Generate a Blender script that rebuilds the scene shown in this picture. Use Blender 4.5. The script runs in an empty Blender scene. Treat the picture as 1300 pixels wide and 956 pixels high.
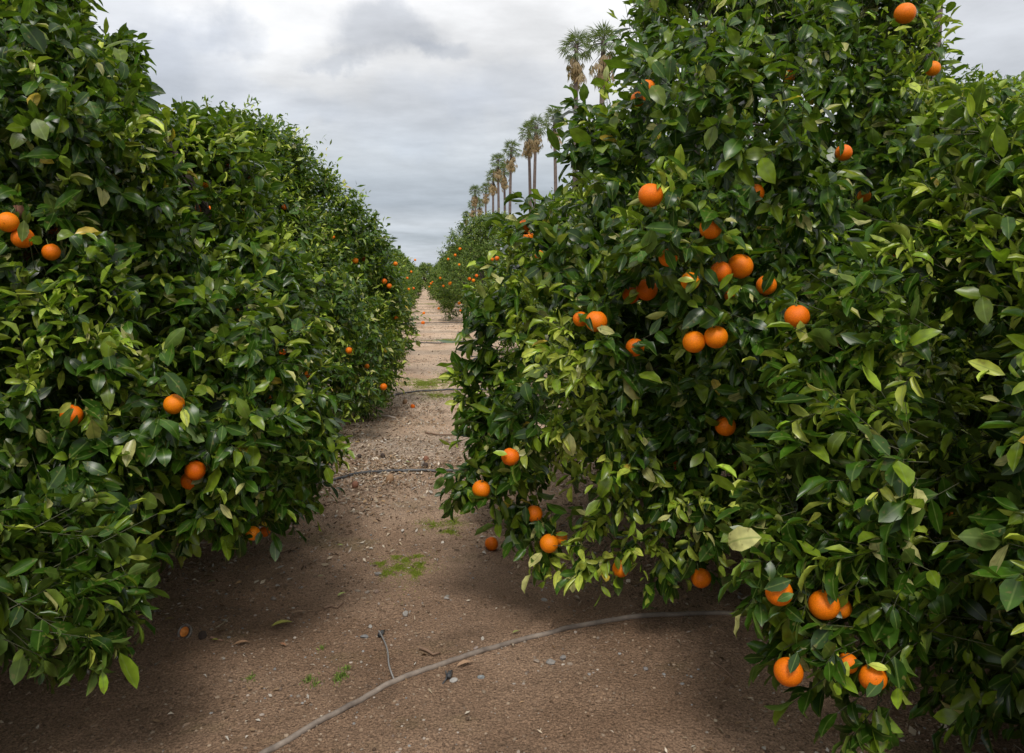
import bpy, math, random
import numpy as np
from mathutils import Vector, Matrix

SC = bpy.context.scene
COL = SC.collection
R = math.radians
rng = np.random.default_rng(7)
random.seed(7)

# ------------------------------------------------------------------ camera
F = 1000.0 / 1300.0           # focal length in picture widths
YAW = math.atan(110 / 1000.0)
PITCH = math.atan(81 / 1000.0)
CAMH = 1.6
cam_d = bpy.data.cameras.new('camera')
cam = bpy.data.objects.new('camera', cam_d)
COL.objects.link(cam)
cam.location = (0, 0, CAMH)
cam.rotation_euler = (math.pi / 2 - PITCH, 0, -YAW)
cam_d.sensor_width = 36
cam_d.lens = 36 * F
cam_d.shift_y = -45 / 1300.0
cam_d.clip_end = 3000
cam_d.clip_start = 0.02
SC.camera = cam

_f = np.array([math.sin(YAW) * math.cos(PITCH), math.cos(YAW) * math.cos(PITCH), -math.sin(PITCH)])
_r = np.array([math.cos(YAW), -math.sin(YAW), 0.0])
_u = np.cross(_r, _f)
CAM = np.array([0, 0, CAMH])

def ray(px, py):
    return _f + _r * (px - 650) / 1000.0 + _u * (433 - py) / 1000.0

def at(px, py, Y):            # point seen at that spot, Y metres down the row
    d = ray(px, py)
    return CAM + d * (Y / d[1])

def on_ground(px, py, z=0.0):
    d = ray(px, py)
    return CAM + d * ((z - CAMH) / d[2])

def project(P):
    q = P - CAM
    dep = q @ _f
    dep = np.where(np.abs(dep) < 1e-4, 1e-4, dep)
    return 650 + 1000 * (q @ _r) / dep, 433 - 1000 * (q @ _u) / dep, dep

# ------------------------------------------------------------------ helpers
def tag(o, label=None, cat=None, group=None, kind=None):
    if label: o['label'] = label
    if cat: o['category'] = cat
    if group: o['group'] = group
    if kind: o['kind'] = kind
    return o

def empty(name, loc):
    o = bpy.data.objects.new(name, None)
    o.empty_display_size = 0.1
    o.location = tuple(float(v) for v in loc)
    COL.objects.link(o)
    return o

def np_mesh(name, V, faces_by_n, mats, mat_idx=None, colors=None, uvs=None, smooth=True):
    """faces_by_n: list of int arrays (m, n). Order kept."""
    me = bpy.data.meshes.new(name)
    V = np.asarray(V, dtype=np.float32)
    me.vertices.add(len(V)); me.vertices.foreach_set('co', V.ravel())
    loops = np.concatenate([f.ravel() for f in faces_by_n]).astype(np.int32)
    counts = np.concatenate([np.full(len(f), f.shape[1]) for f in faces_by_n]).astype(np.int32)
    starts = np.concatenate([[0], np.cumsum(counts)[:-1]]).astype(np.int32)
    me.loops.add(len(loops)); me.loops.foreach_set('vertex_index', loops)
    me.polygons.add(len(counts)); me.polygons.foreach_set('loop_start', starts)
    me.polygons.foreach_set('use_smooth', np.full(len(counts), smooth))
    for m in mats: me.materials.append(m)
    if mat_idx is not None: me.polygons.foreach_set('material_index', mat_idx.astype(np.int32))
    if colors is not None:
        a = me.attributes.new('tone', 'FLOAT_COLOR', 'POINT')
        c = np.ones((len(V), 4), dtype=np.float32); c[:, :3] = colors
        a.data.foreach_set('color', c.ravel())
    if uvs is not None:
        a = me.attributes.new('leafuv', 'FLOAT_VECTOR', 'POINT')
        c = np.zeros((len(V), 3), dtype=np.float32); c[:, :2] = uvs
        a.data.foreach_set('vector', c.ravel())
    me.update(calc_edges=True)
    me.validate()
    return me

def link(name, me, parent=None, loc=None):
    o = bpy.data.objects.new(name, me)
    COL.objects.link(o)
    if parent is not None: o.parent = parent
    if loc is not None: o.location = tuple(float(v) for v in loc)
    return o

def norm(a):
    return a / np.maximum(np.linalg.norm(a, axis=-1, keepdims=True), 1e-9)

def tubes(paths, sides=6, flat_cap=True):
    """paths: list of (points (n,3), radii (n,)). Returns V, quads."""
    Vs, Fs = [], []; off = 0
    for P, rad in paths:
        P = np.asarray(P, float); rad = np.asarray(rad, float)
        n = len(P)
        T = np.gradient(P, axis=0); T = norm(T)
        ref = np.array([0, 0, 1.0]) if abs(T[0][2]) < 0.8 else np.array([1.0, 0, 0])
        A = norm(np.cross(T, ref)); B = np.cross(T, A)
        ang = np.linspace(0, 2 * np.pi, sides, endpoint=False)
        ring = (P[:, None, :] + rad[:, None, None] * (A[:, None, :] * np.cos(ang)[None, :, None] + B[:, None, :] * np.sin(ang)[None, :, None]))
        Vs.append(ring.reshape(-1, 3))
        i = np.arange(n - 1)[:, None]; j = np.arange(sides)[None, :]
        a = off + i * sides + j; b = off + i * sides + (j + 1) % sides
        Fs.append(np.stack([a, b, b + sides, a + sides], -1).reshape(-1, 4))
        # end cap (fan by a tip vertex)
        Vs.append(P[-1:] ); tip = off + n * sides
        jj = np.arange(sides)
        last = off + (n - 1) * sides
        Fs.append(np.stack([last + jj, last + (jj + 1) % sides, np.full(sides, tip), np.full(sides, tip)], -1)[:, :4])
        off = tip + 1
    V = np.concatenate(Vs); Q = np.concatenate(Fs)
    quad = Q[Q[:, 2] != Q[:, 3]]; tri = Q[Q[:, 2] == Q[:, 3]][:, :3]
    return V, [quad, tri]

def vnoise(x, y, seed=0):     # smooth value noise, vectorised
    xi = np.floor(x).astype(int); yi = np.floor(y).astype(int)
    fx = x - xi; fy = y - yi
    fx = fx * fx * (3 - 2 * fx); fy = fy * fy * (3 - 2 * fy)
    def h(a, b):
        n = (a * 374761393 + b * 668265263 + seed * 1442695) & 0x7fffffff
        n = ((n ^ (n >> 13)) * 1274126177) & 0x7fffffff
        return ((n ^ (n >> 16)) & 0xffff) / 65535.0
    return (h(xi, yi) * (1 - fx) + h(xi + 1, yi) * fx) * (1 - fy) + (h(xi, yi + 1) * (1 - fx) + h(xi + 1, yi + 1) * fx) * fy

def ground_z(x, y):
    x = np.asarray(x, float); y = np.asarray(y, float)
    fade = 1.0
    z = 0.055 * (vnoise(x * .9, y * .9, 1) - .5) + 0.026 * (vnoise(x * 3.1, y * 3.1, 2) - .5) + 0.010 * (vnoise(x * 9, y * 9, 3) - .5) + .006 * (vnoise(x * 23, y * 23, 4) - .5)
    return z * fade

# ------------------------------------------------------------------ materials
def nodes_of(m):
    m.use_nodes = True
    nt = m.node_tree
    nt.nodes.clear()
    return nt, nt.nodes, nt.links

def principled_mat(name, col, rough=0.6, noise=None, bump=None, spec=0.5):
    m = bpy.data.materials.new(name)
    nt, N, L = nodes_of(m)
    out = N.new('ShaderNodeOutputMaterial'); p = N.new('ShaderNodeBsdfPrincipled')
    L.new(p.outputs[0], out.inputs[0])
    p.inputs['Roughness'].default_value = rough
    p.inputs['Specular IOR Level'].default_value = spec
    tc = N.new('ShaderNodeTexCoord')
    if noise:
        sc, c2, lo, hi = noise
        t = N.new('ShaderNodeTexNoise'); t.inputs['Scale'].default_value = sc; t.inputs['Detail'].default_value = 6
        t.inputs['Roughness'].default_value = .65
        L.new(tc.outputs['Object'], t.inputs['Vector'])
        r = N.new('ShaderNodeValToRGB'); r.color_ramp.elements[0].position = lo; r.color_ramp.elements[1].position = hi
        r.color_ramp.elements[0].color = (*col, 1); r.color_ramp.elements[1].color = (*c2, 1)
        L.new(t.outputs['Fac'], r.inputs[0]); L.new(r.outputs[0], p.inputs['Base Color'])
    else:
        p.inputs['Base Color'].default_value = (*col, 1)
    if bump:
        sc, st, dist = bump
        t = N.new('ShaderNodeTexNoise'); t.inputs['Scale'].default_value = sc; t.inputs['Detail'].default_value = 4
        L.new(tc.outputs['Object'], t.inputs['Vector'])
        b = N.new('ShaderNodeBump'); b.inputs['Strength'].default_value = st; b.inputs['Distance'].default_value = dist
        L.new(t.outputs['Fac'], b.inputs['Height']); L.new(b.outputs[0], p.inputs['Normal'])
    return m

def leaf_mat(name='citrus_leaf', rough=0.30, spec=.36, trans=.26):
    m = bpy.data.materials.new(name)
    nt, N, L = nodes_of(m)
    out = N.new('ShaderNodeOutputMaterial')
    at_ = N.new('ShaderNodeAttribute'); at_.attribute_name = 'tone'
    uv = N.new('ShaderNodeAttribute'); uv.attribute_name = 'leafuv'
    sep = N.new('ShaderNodeSeparateXYZ'); L.new(uv.outputs['Vector'], sep.inputs[0])
    # midrib : |u| small -> pale
    ab = N.new('ShaderNodeMath'); ab.operation = 'ABSOLUTE'; L.new(sep.outputs[0], ab.inputs[0])
    mr = N.new('ShaderNodeMapRange'); mr.inputs[1].default_value = 0.03; mr.inputs[2].default_value = 0.11
    mr.inputs[3].default_value = .55; mr.inputs[4].default_value = 0; L.new(ab.outputs[0], mr.inputs[0])
    # side veins
    ma = N.new('ShaderNodeMath'); ma.operation = 'MULTIPLY_ADD'; ma.inputs[1].default_value = -.35
    L.new(ab.outputs[0], ma.inputs[0]); L.new(sep.outputs[1], ma.inputs[2])
    ms = N.new('ShaderNodeMath'); ms.operation = 'MULTIPLY'; ms.inputs[1].default_value = 56; L.new(ma.outputs[0], ms.inputs[0])
    sn = N.new('ShaderNodeMath'); sn.operation = 'SINE'; L.new(ms.outputs[0], sn.inputs[0])
    # underside paler
    geo = N.new('ShaderNodeNewGeometry')
    hsv = N.new('ShaderNodeMixRGB'); hsv.blend_type = 'MIX'; hsv.inputs[0].default_value = 0.5
    hsv.inputs[2].default_value = (.14, .205, .038, 1); L.new(at_.outputs['Color'], hsv.inputs[1])
    mb = N.new('ShaderNodeMixRGB'); L.new(geo.outputs['Backfacing'], mb.inputs[0]); L.new(at_.outputs['Color'], mb.inputs[1]); L.new(hsv.outputs[0], mb.inputs[2])
    mm = N.new('ShaderNodeMixRGB'); L.new(mr.outputs[0], mm.inputs[0]); L.new(mb.outputs[0], mm.inputs[1]); mm.inputs[2].default_value = (.17, .24, .06, 1)
    # blotches
    tc = N.new('ShaderNodeTexCoord'); t = N.new('ShaderNodeTexNoise'); t.inputs['Scale'].default_value = 38; t.inputs['Detail'].default_value = 1
    L.new(tc.outputs['Object'], t.inputs['Vector'])
    r = N.new('ShaderNodeMapRange'); r.inputs[1].default_value = .3; r.inputs[2].default_value = .7; r.inputs[3].default_value = .75; r.inputs[4].default_value = 1.25
    L.new(t.outputs['Fac'], r.inputs[0])
    mu = N.new('ShaderNodeVectorMath'); mu.operation = 'SCALE'; L.new(mm.outputs[0], mu.inputs[0]); L.new(r.outputs[0], mu.inputs['Scale'])
    t2 = N.new('ShaderNodeTexNoise'); t2.inputs['Scale'].default_value = 60; t2.inputs['Detail'].default_value = 1; L.new(tc.outputs['Object'], t2.inputs['Vector'])
    r2 = N.new('ShaderNodeMapRange'); r2.inputs[1].default_value = .66; r2.inputs[2].default_value = .72; r2.inputs[4].default_value = .55; L.new(t2.outputs['Fac'], r2.inputs[0])
    bl = N.new('ShaderNodeMixRGB'); L.new(r2.outputs[0], bl.inputs[0]); L.new(mu.outputs[0], bl.inputs[1]); bl.inputs[2].default_value = (.20, .17, .05, 1)
    p = N.new('ShaderNodeBsdfPrincipled'); L.new(bl.outputs[0], p.inputs['Base Color'])
    p.inputs['Specular IOR Level'].default_value = spec
    rr = N.new('ShaderNodeMapRange'); rr.inputs[3].default_value = rough; rr.inputs[4].default_value = rough + .25
    L.new(geo.outputs['Backfacing'], rr.inputs[0]); L.new(rr.outputs[0], p.inputs['Roughness'])
    tr = N.new('ShaderNodeBsdfTranslucent')
    tcol = N.new('ShaderNodeMixRGB'); tcol.blend_type = 'MULTIPLY'; tcol.inputs[0].default_value = 1
    L.new(mu.outputs[0], tcol.inputs[1]); tcol.inputs[2].default_value = (1.5, 1.7, .5, 1); L.new(tcol.outputs[0], tr.inputs[0])
    mx = N.new('ShaderNodeMixShader'); mx.inputs[0].default_value = trans
    L.new(p.outputs[0], mx.inputs[1]); L.new(tr.outputs[0], mx.inputs[2]); L.new(mx.outputs[0], out.inputs[0])
    return m

M_LEAF = leaf_mat()
M_TWIG = principled_mat('green_twig', (.035, .05, .015), .7, (30, (.07, .065, .035), .3, .7))
M_BARK = principled_mat('orange_tree_bark', (.04, .032, .025), .85, (14, (.09, .075, .06), .35, .7), (60, .6, .01))
M_PALMTRUNK = principled_mat('palm_trunk_bark', (.075, .058, .05), .9, (3, (.15, .12, .105), .35, .7), (9, .7, .05))
M_FROND = leaf_mat('palm_frond_green', .5, .35, .15)

# ------------------------------------------------------------------ leaf templates
def leaf_template(lod):
    """returns s (along 0..1), v (-1..1), w (half width factor) for each vertex, tris, quads"""
    if lod == 0:
        rows = [(.22, .74), (.5, 1.0), (.78, .66)]
    elif lod == 1:
        rows = [(.45, 1.0)]
    else:
        rows = []
    if lod == 2:
        s = np.array([0, .5, 1, .5]); v = np.array([0, 1, 0, -1.0]); w = np.array([0, 1.0, 0, 1.0])
        return s, v, w, np.zeros((0, 3), int), np.array([[0, 3, 2, 1]])
    s = [0]; v = [0]; w = [0]
    for (a, b) in rows:
        s += [a, a, a]; v += [-1, 0, 1]; w += [b, b, b]
    s.append(1); v.append(0); w.append(0)
    n = len(rows); last = 1 + 3 * n
    tri = [[0, 2, 1], [0, 3, 2]]
    quads = []
    for k in range(n - 1):
        a = 1 + 3 * k
        quads += [[a, a + 1, a + 4, a + 3], [a + 1, a + 2, a + 5, a + 4]]
    a = 1 + 3 * (n - 1)
    tri += [[a, a + 1, last], [a + 1, a + 2, last]]
    return np.array(s, float), np.array(v, float), np.array(w, float), np.array(tri), np.array(quads).reshape(-1, 4)

class Leaves:
    """flat store of leaves: base, along dir, normal, length, half width, fold, bend, twist, colour, lod"""
    K = ['p', 'l', 'n', 'L', 'W', 'fold', 'bend', 'col', 'lod']
    def __init__(s): s.parts = []
    def add(s, **k): s.parts.append(k)
    def pack(s):
        d = {k: np.concatenate([q[k] for q in s.parts]) for k in s.K}
        s.__dict__.update(d); s.parts = []
        s.keep = np.ones(len(s.L), bool)
        return s

def leaves_to_mesh(name, lv, mat, twigs=None, twigmat=None):
    Vs, Fq, Ft, Cs, Us = [], [], [], [], []; off = 0
    for lod in (0, 1, 2):
        I = np.nonzero(lv.keep & (lv.lod == lod))[0]
        if not len(I): continue
        s, v, w, tri, quad = leaf_template(lod)
        l = lv.l[I]; n = lv.n[I]; n = norm(n - l * np.sum(l * n, 1, keepdims=True)); sd = np.cross(l, n)
        L = lv.L[I][:, None]; W = lv.W[I][:, None]; fo = lv.fold[I][:, None]; be = lv.bend[I][:, None]
        rnd = rng.uniform(-1, 1, (len(I), 1))
        tw = rnd * 0.5
        S = s[None, :]; VV = v[None, :]; WW = w[None, :]
        ang = be * S                                    # circular bend along the blade
        safe = np.where(np.abs(be) < .02, .02, be)
        fwd = np.sin(safe * S) / safe; drop = (1 - np.cos(safe * S)) / safe
        off_s = W * WW * VV * np.cos(fo)
        off_n = W * WW * np.abs(VV) * np.sin(fo)
        # wavy edge
        off_n = off_n + W * .22 * np.sin(S * 9 + rnd * 3) * VV * VV * rnd
        ts = off_s * np.cos(tw * S) - off_n * np.sin(tw * S)
        tn = off_s * np.sin(tw * S) + off_n * np.cos(tw * S)
        P = lv.p[I][:, None, :] + l[:, None, :] * (L * fwd + tn * np.sin(ang))[..., None] + n[:, None, :] * (-L * drop + tn * np.cos(ang))[..., None] + sd[:, None, :] * ts[..., None]
        m = len(s)
        base = off + np.arange(len(I))[:, None, None] * m
        if len(tri): Ft.append((base + tri[None]).reshape(-1, 3))
        if len(quad): Fq.append((base + quad[None]).reshape(-1, 4))
        Vs.append(P.reshape(-1, 3)); Cs.append(np.repeat(lv.col[I], m, 0))
        Us.append(np.tile(np.stack([v * w, s], 1), (len(I), 1)))
        off += len(I) * m
    nleafq = sum(len(f) for f in Fq); 
    faces = []; mi = []
    if Fq: q = np.concatenate(Fq); faces.append(q); mi.append(np.zeros(len(q)))
    if Ft: t = np.concatenate(Ft); faces.append(t); mi.append(np.zeros(len(t)))
    if twigs is not None and len(twigs[0]):
        A, B, ra = twigs
        D = norm(B - A); ref = np.where(np.abs(D[:, 2:3]) > .8, np.array([[1.0, 0, 0]]), np.array([[0, 0, 1.0]]))
        X = norm(np.cross(D, ref)); Yv = np.cross(D, X)
        ring = []
        for k in range(3):
            a = 2 * np.pi * k / 3
            ring.append(A + ra[:, None] * (X * math.cos(a) + Yv * math.sin(a)))
        for k in range(3):
            a = 2 * np.pi * k / 3
            ring.append(B + ra[:, None] * .6 * (X * math.cos(a) + Yv * math.sin(a)))
        P = np.stack(ring, 1)
        base = off + np.arange(len(A))[:, None, None] * 6
        q = (base + np.array([[0, 1, 4, 3], [1, 2, 5, 4], [2, 0, 3, 5]])[None]).reshape(-1, 4)
        Vs.append(P.reshape(-1, 3)); Cs.append(np.full((len(A) * 6, 3), .08)); Us.append(np.zeros((len(A) * 6, 2)))
        faces.append(q); mi.append(np.ones(len(q)))
    mats = [mat] + ([twigmat] if twigmat else [])
    return np_mesh(name, np.concatenate(Vs), faces, mats, np.concatenate(mi), np.concatenate(Cs), np.concatenate(Us))

# ------------------------------------------------------------------ crowns
def profile(t):               # relative crown radius over relative height
    xs = [0, .05, .15, .27, .42, .55, .65, .78, .88, .95, 1.0]
    ys = [.68, .82, .95, 1.0, .95, .86, .77, .60, .42, .25, .08]
    return np.interp(t, xs, ys)

def leaf_colour(n, flush, g=None):
    g = rng if g is None else g
    dark = np.array([.014, .040, .004]); mid = np.array([.048, .115, .008]); olive = np.array([.135, .20, .014])
    k = g.random(n)[:, None]
    c = dark * (1 - k) + mid * k
    o = (g.random(n) < .22)[:, None]; c = np.where(o, olive * (.7 + .5 * g.random((n, 1))), c)
    fl = np.array([.21, .34, .022]); fy = np.array([.48, .52, .09])
    kk = g.random(n)[:, None]
    f = fl * (1 - kk) + fy * kk
    c = np.where(flush[:, None], f * (.65 + .6 * g.random((n, 1))), c)
    pale = (g.random(n) < .03)[:, None]; c = np.where(pale, np.array([.46, .45, .17]), c)
    yel = (g.random(n) < .003)[:, None]; c = np.where(yel, np.array([.55, .40, .06]), c)
    return c * (.85 + .3 * g.random((n, 1)))

def grow(lobes, seed, dens, lod_fn, centre, leafL=.082, flush_rate=.14, zmin=.06, size=1.0, cut=None, open_top=0):
    """lobes: array (m,5): x,y,z,rx,rz. Returns Leaves, twigs"""
    g = np.random.default_rng(seed)
    lob = np.asarray(lobes)
    area = 4 * np.pi * lob[:, 3] ** 1.0 * (lob[:, 3] + lob[:, 4]) / 2
    cnt = np.maximum((area * dens).astype(int), 3)
    idx = np.repeat(np.arange(len(lob)), cnt)
    n = len(idx)
    u = norm(g.normal(size=(n, 3)))
    rad = 1 - np.abs(g.normal(0, .16, n)); rad = np.clip(rad, .35, 1)
    stick = g.random(n) < .085
    rad = np.where(stick, 1 + g.random(n) * .28, rad)
    c = lob[idx, :3]; rr = np.stack([lob[idx, 3], lob[idx, 3], lob[idx, 4]], 1)
    p = c + u * rr * rad[:, None]
    nrm = norm(u / rr)
    out = norm((p - np.array(centre)) * np.array([1, 1, .45]))
    # drop sprigs deep inside the crown: facing back to the trunk
    face = np.sum(nrm * out, 1)
    deep = face < -.25
    keep = ~deep | (g.random(n) < .12)
    # drop sprigs buried deep in other lobes
    bur = np.zeros(n, int)
    for k in range(len(lob)):
        dd = (p - lob[k, :3]) / np.array([lob[k, 3], lob[k, 3], lob[k, 4]])
        bur += (np.sum(dd * dd, 1) < .45) & (idx != k)
    keep &= (bur < 1) | (g.random(n) < .22)
    keep &= p[:, 2] > zmin
    if cut is not None: keep &= cut(p)
    p = p[keep]; nrm = nrm[keep]; out = out[keep]; stick = stick[keep]
    n = len(p)
    hz = np.clip((p[:, 2] - .2) / 1.2, 0, 1)[:, None]
    d = norm(nrm * .8 + out * .8 + np.array([0, 0, 1]) * (-.55 + .95 * hz) + g.normal(0, .42, (n, 3)))
    # flush sprigs come in patches
    pn = vnoise(p[:, 0] * 3.3 + p[:, 2] * 1.7, p[:, 1] * 3.3 + p[:, 2] * 2.9, seed)
    fl = g.random(n) < np.where(pn > .58, flush_rate * 3.2, flush_rate * .25)
    fl |= stick & (g.random(n) < .35)
    ns = np.where(fl, g.integers(5, 9, n), g.integers(6, 10, n))
    tl = (.10 + .09 * g.random(n)) * size
    tl = np.where(stick, tl * 1.5, tl)
    # perpendicular frame
    ref = np.where(np.abs(d[:, 2:3]) > .85, np.array([[1.0, 0, 0]]), np.array([[0, 0, 1.0]]))
    X = norm(np.cross(d, ref)); Yv = np.cross(d, X)
    ii = np.repeat(np.arange(n), ns); N = len(ii)
    first = np.concatenate([[0], np.cumsum(ns)[:-1]])
    j = np.arange(N) - first[ii]; t = (j + .5) / ns[ii]
    ph = g.random(n)[ii] * 6.28 + j * 2.4 + g.normal(0, .3, N)
    opening = np.where(t > .8, .55, 1.0) + g.normal(0, .18, N)
    opening = np.where(fl[ii], opening * .75, opening)
    perp = X[ii] * np.cos(ph)[:, None] + Yv[ii] * np.sin(ph)[:, None]
    base = p[ii] + d[ii] * (tl[ii] * (t - .5))[:, None]
    l = d[ii] * np.cos(opening)[:, None] + perp * np.sin(opening)[:, None]
    l[:, 2] -= np.where(fl[ii], .05, .30 + .25 * g.random(N))
    l = norm(l)
    nn = norm(d[ii] * .55 + np.array([0, 0, .75]) + out[ii] * .25 + g.normal(0, .42, (N, 3)))
    bad = np.abs(np.sum(nn * l, 1)) > .93
    nn = np.where(bad[:, None], norm(nn + perp), nn)
    L = leafL * size * np.clip(g.normal(.95, .25, N), .4, 1.5) * np.where(fl[ii], .85, 1)
    asp = g.uniform(.21, .30, N) * np.where(fl[ii], .88, 1)
    fold = np.abs(g.normal(.30, .38, N)) + np.where(fl[ii], .35, 0)
    bend = g.normal(.45, .75, N)
    lod = lod_fn(base, nn)
    lv = Leaves()
    lv.add(p=base, l=l, n=nn, L=L, W=L * asp, fold=np.clip(fold, -.2, 1.2), bend=bend, col=leaf_colour(N, fl[ii], g), lod=lod)
    lv.pack()
    near = np.unique(ii[lod == 0]) if (lod == 0).any() else np.zeros(0, int)
    near = near[g.random(len(near)) < .7]
    tw = (p[near] - d[near] * (tl[near] * .6 + .02)[:, None], p[near] + d[near] * (tl[near] * .45)[:, None], np.full(len(near), .0019))
    return lv, tw

def auto_lobes(cx, cy, r, h, seed, n=70, rl=(.26, .48), z0=.10, sx=1.0, sy=1.0, pw=1.0):
    g = np.random.default_rng(seed + 1000)
    out = []
    th0 = g.random() * 6.28
    amp = g.uniform(.03, .08, 4); phs = g.random(4) * 6.28
    for k in range(n):
        t = ((k + .5) / n) ** .85
        th = k * 2.399963 + th0 + g.normal(0, .15)
        rad = g.uniform(*rl) * (r / 1.9)
        zz = z0 + rad * .55 + t * (h - z0 - rad * 1.2)
        wob = 1 + sum(amp[q] * math.sin((q + 2) * th + phs[q] + zz * 1.5) for q in range(4))
        RR = r * profile(max((zz - z0) / (h - z0), 0) ** pw) * wob - rad * .8
        out.append([cx + sx * RR * math.cos(th), cy + sy * RR * math.sin(th), zz, rad, rad * g.uniform(.75, 1.05)])
    for k in range(max(6, n // 7)):                     # crown top
        a = g.random() * 6.28; q = g.random() ** .5 * r * .38
        rad = g.uniform(*rl) * (r / 1.9)
        out.append([cx + q * math.cos(a), cy + q * math.sin(a), h - rad - .35 * (q / r) ** 2 * h * .5 + g.normal(0, .06), rad, rad])
    return out

def filler(cx, cy, r, h, n, seed, lod=2, L=.15, zmin=.25, cut=None, k0=.35, k1=.80):
    """leaves inside the crown so that it is closed and shades itself"""
    g = np.random.default_rng(seed + 77)
    z = g.uniform(zmin, h * .93, n); th = g.random(n) * 6.28
    q = g.uniform(k0, k1, n) * r * profile(z / h)
    p = np.stack([cx + q * np.cos(th), cy + q * np.sin(th), z], 1)
    if cut is not None: p = p[cut(p)]
    n = len(p)
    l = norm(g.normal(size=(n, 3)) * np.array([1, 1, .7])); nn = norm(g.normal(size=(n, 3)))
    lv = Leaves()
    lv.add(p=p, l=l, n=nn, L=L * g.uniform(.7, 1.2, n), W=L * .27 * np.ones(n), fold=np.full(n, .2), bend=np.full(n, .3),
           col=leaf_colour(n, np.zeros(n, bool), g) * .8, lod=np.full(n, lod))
    return lv.pack()

def merge(a, b):
    o = Leaves()
    for k in Leaves.K: setattr(o, k, np.concatenate([getattr(a, k), getattr(b, k)]))
    o.keep = np.concatenate([a.keep, b.keep])
    return o

def branch_paths(cx, cy, r, h, seed, levels=2):
    g = np.random.default_rng(seed + 5)
    paths = []
    top = np.array([cx + g.normal(0, .04), cy + g.normal(0, .04), .45])
    trunk = (np.array([[cx, cy, -.06], [cx + .01, cy, .05], [cx, cy, .25], top]), np.array([.17, .135, .115, .12]))
    limbs = []
    nb = 7
    for k in range(nb):
        a = k * 6.283 / nb + g.normal(0, .25); up = g.uniform(.5, 1.5) if k % 2 else g.uniform(1.3, 2.6)
        dirv = norm(np.array([math.cos(a), math.sin(a), up]))
        L = min(r * .92 / max(.25, math.hypot(dirv[0], dirv[1])), (h * .9 - .45) / dirv[2])
        P = [top - [0, 0, .06]]; 
        m = 7; d = dirv.copy()
        for q in range(m):
            d = norm(d + g.normal(0, .12, 3)); P.append(P[-1] + d * L / m)
        P = np.array(P); rad = np.linspace(.062, .012, len(P))
        limbs.append((P, rad))
        if levels > 1:
            for q in range(2, m + 1):
                for e in range(2):
                    d2 = norm(d * .6 + g.normal(0, .75, 3)); P2 = [P[q]]
                    for w in range(4):
                        d2 = norm(d2 + g.normal(0, .2, 3)); P2.append(P2[-1] + d2 * .13)
                    P2 = np.array(P2)
                    P2[:, 2] = np.maximum(P2[:, 2], .1)
                    limbs.append((P2, np.linspace(rad[q] * .5, .004, 5)))
    def clampin(P):
        P = P.copy(); zz = np.clip(P[:, 2], .1, h * .9); P[:, 2] = zz
        v = P[:, :2] - np.array([cx, cy]); q = np.hypot(v[:, 0], v[:, 1]); mxr = r * .80 * profile(zz / h)
        k = np.minimum(1, mxr / np.maximum(q, 1e-6)); P[:, :2] = np.array([cx, cy]) + v * k[:, None]
        return P
    limbs = [(clampin(P), rad) for P, rad in limbs]
    return trunk, limbs

TREES = []                    # dicts with root, leaves, twigs
def orange_tree(cx, cy, r, h, seed, lod, label, group, n=70, dens=None, extra=None, cut=None, leafL=.082, flush=.14,
                z0=.12, rl=(.26, .48), sy=1.0, sx=1.0, fill=None, lobes_keep=None, thin=0, pw=1.0):
    if lod >= 2: flush *= .5
    root = empty('orange_tree', (cx, cy, 0))
    tag(root, label, 'orange tree', group)
    lob = auto_lobes(cx, cy, r, h, seed, n, rl, z0, sx, sy, pw)
    if lobes_keep is not None: lob = [q for q in lob if lobes_keep(q)]
    if extra: lob += [q for q in extra if lobes_keep is None or lobes_keep([q[0], q[1], q[2], q[3] * .6])]
    if lod == 0:
        def lf(b, nn):
            u, v, dep = project(b)
            tocam = norm(CAM - b)
            outv = norm((b - np.array([cx, cy, h * .45])))
            vis = (dep > .2) & (u > -160) & (u < 1460) & (v > -120) & (v < 1080) & ((np.sum(tocam * outv, 1) > -.15) | (dep < 3.2))
            return np.where(vis, 0, 1)
    else:
        def lf(b, nn): return np.full(len(b), lod)
    size = {0: 1.0, 1: 1.0, 2: 1.0, 3: 1.9}[lod]
    if lod == 3:
        def lf(b, nn): return np.full(len(b), 2)
    D = dens if dens else {0: 150, 1: 85, 2: 50, 3: 20}[lod]
    lv, tw = grow(lob, seed, D, lf, (cx, cy, h * .42), leafL, flush, size=size, cut=cut)
    fn = {0: 11000, 1: 5000, 2: 2500, 3: 600}[lod] if fill is None else fill
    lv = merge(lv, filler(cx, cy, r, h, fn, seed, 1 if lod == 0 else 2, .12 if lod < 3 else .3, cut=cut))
    if thin:                                             # airy upper crown where the sky shows through
        tn = vnoise(lv.p[:, 0] * 4 + lv.p[:, 2] * 3, lv.p[:, 1] * 4 - lv.p[:, 2] * 3.3, seed + 2)
        tk = np.clip((lv.p[:, 2] - 2.1) / .5, 0, 1) * thin * (tn > .38)
        drop_ = rng.random(len(lv.L)) < tk * 1.3
        lv.keep &= ~drop_
    trunk, limbs = branch_paths(cx, cy, r, h, seed, 2 if (lod < 2 and h > 2.7) else 1)
    T = dict(root=root, lv=lv, tw=tw, trunk=trunk, limbs=limbs, c=np.array([cx, cy, 0.0]), lod=lod)
    TREES.append(T)
    return T

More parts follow.
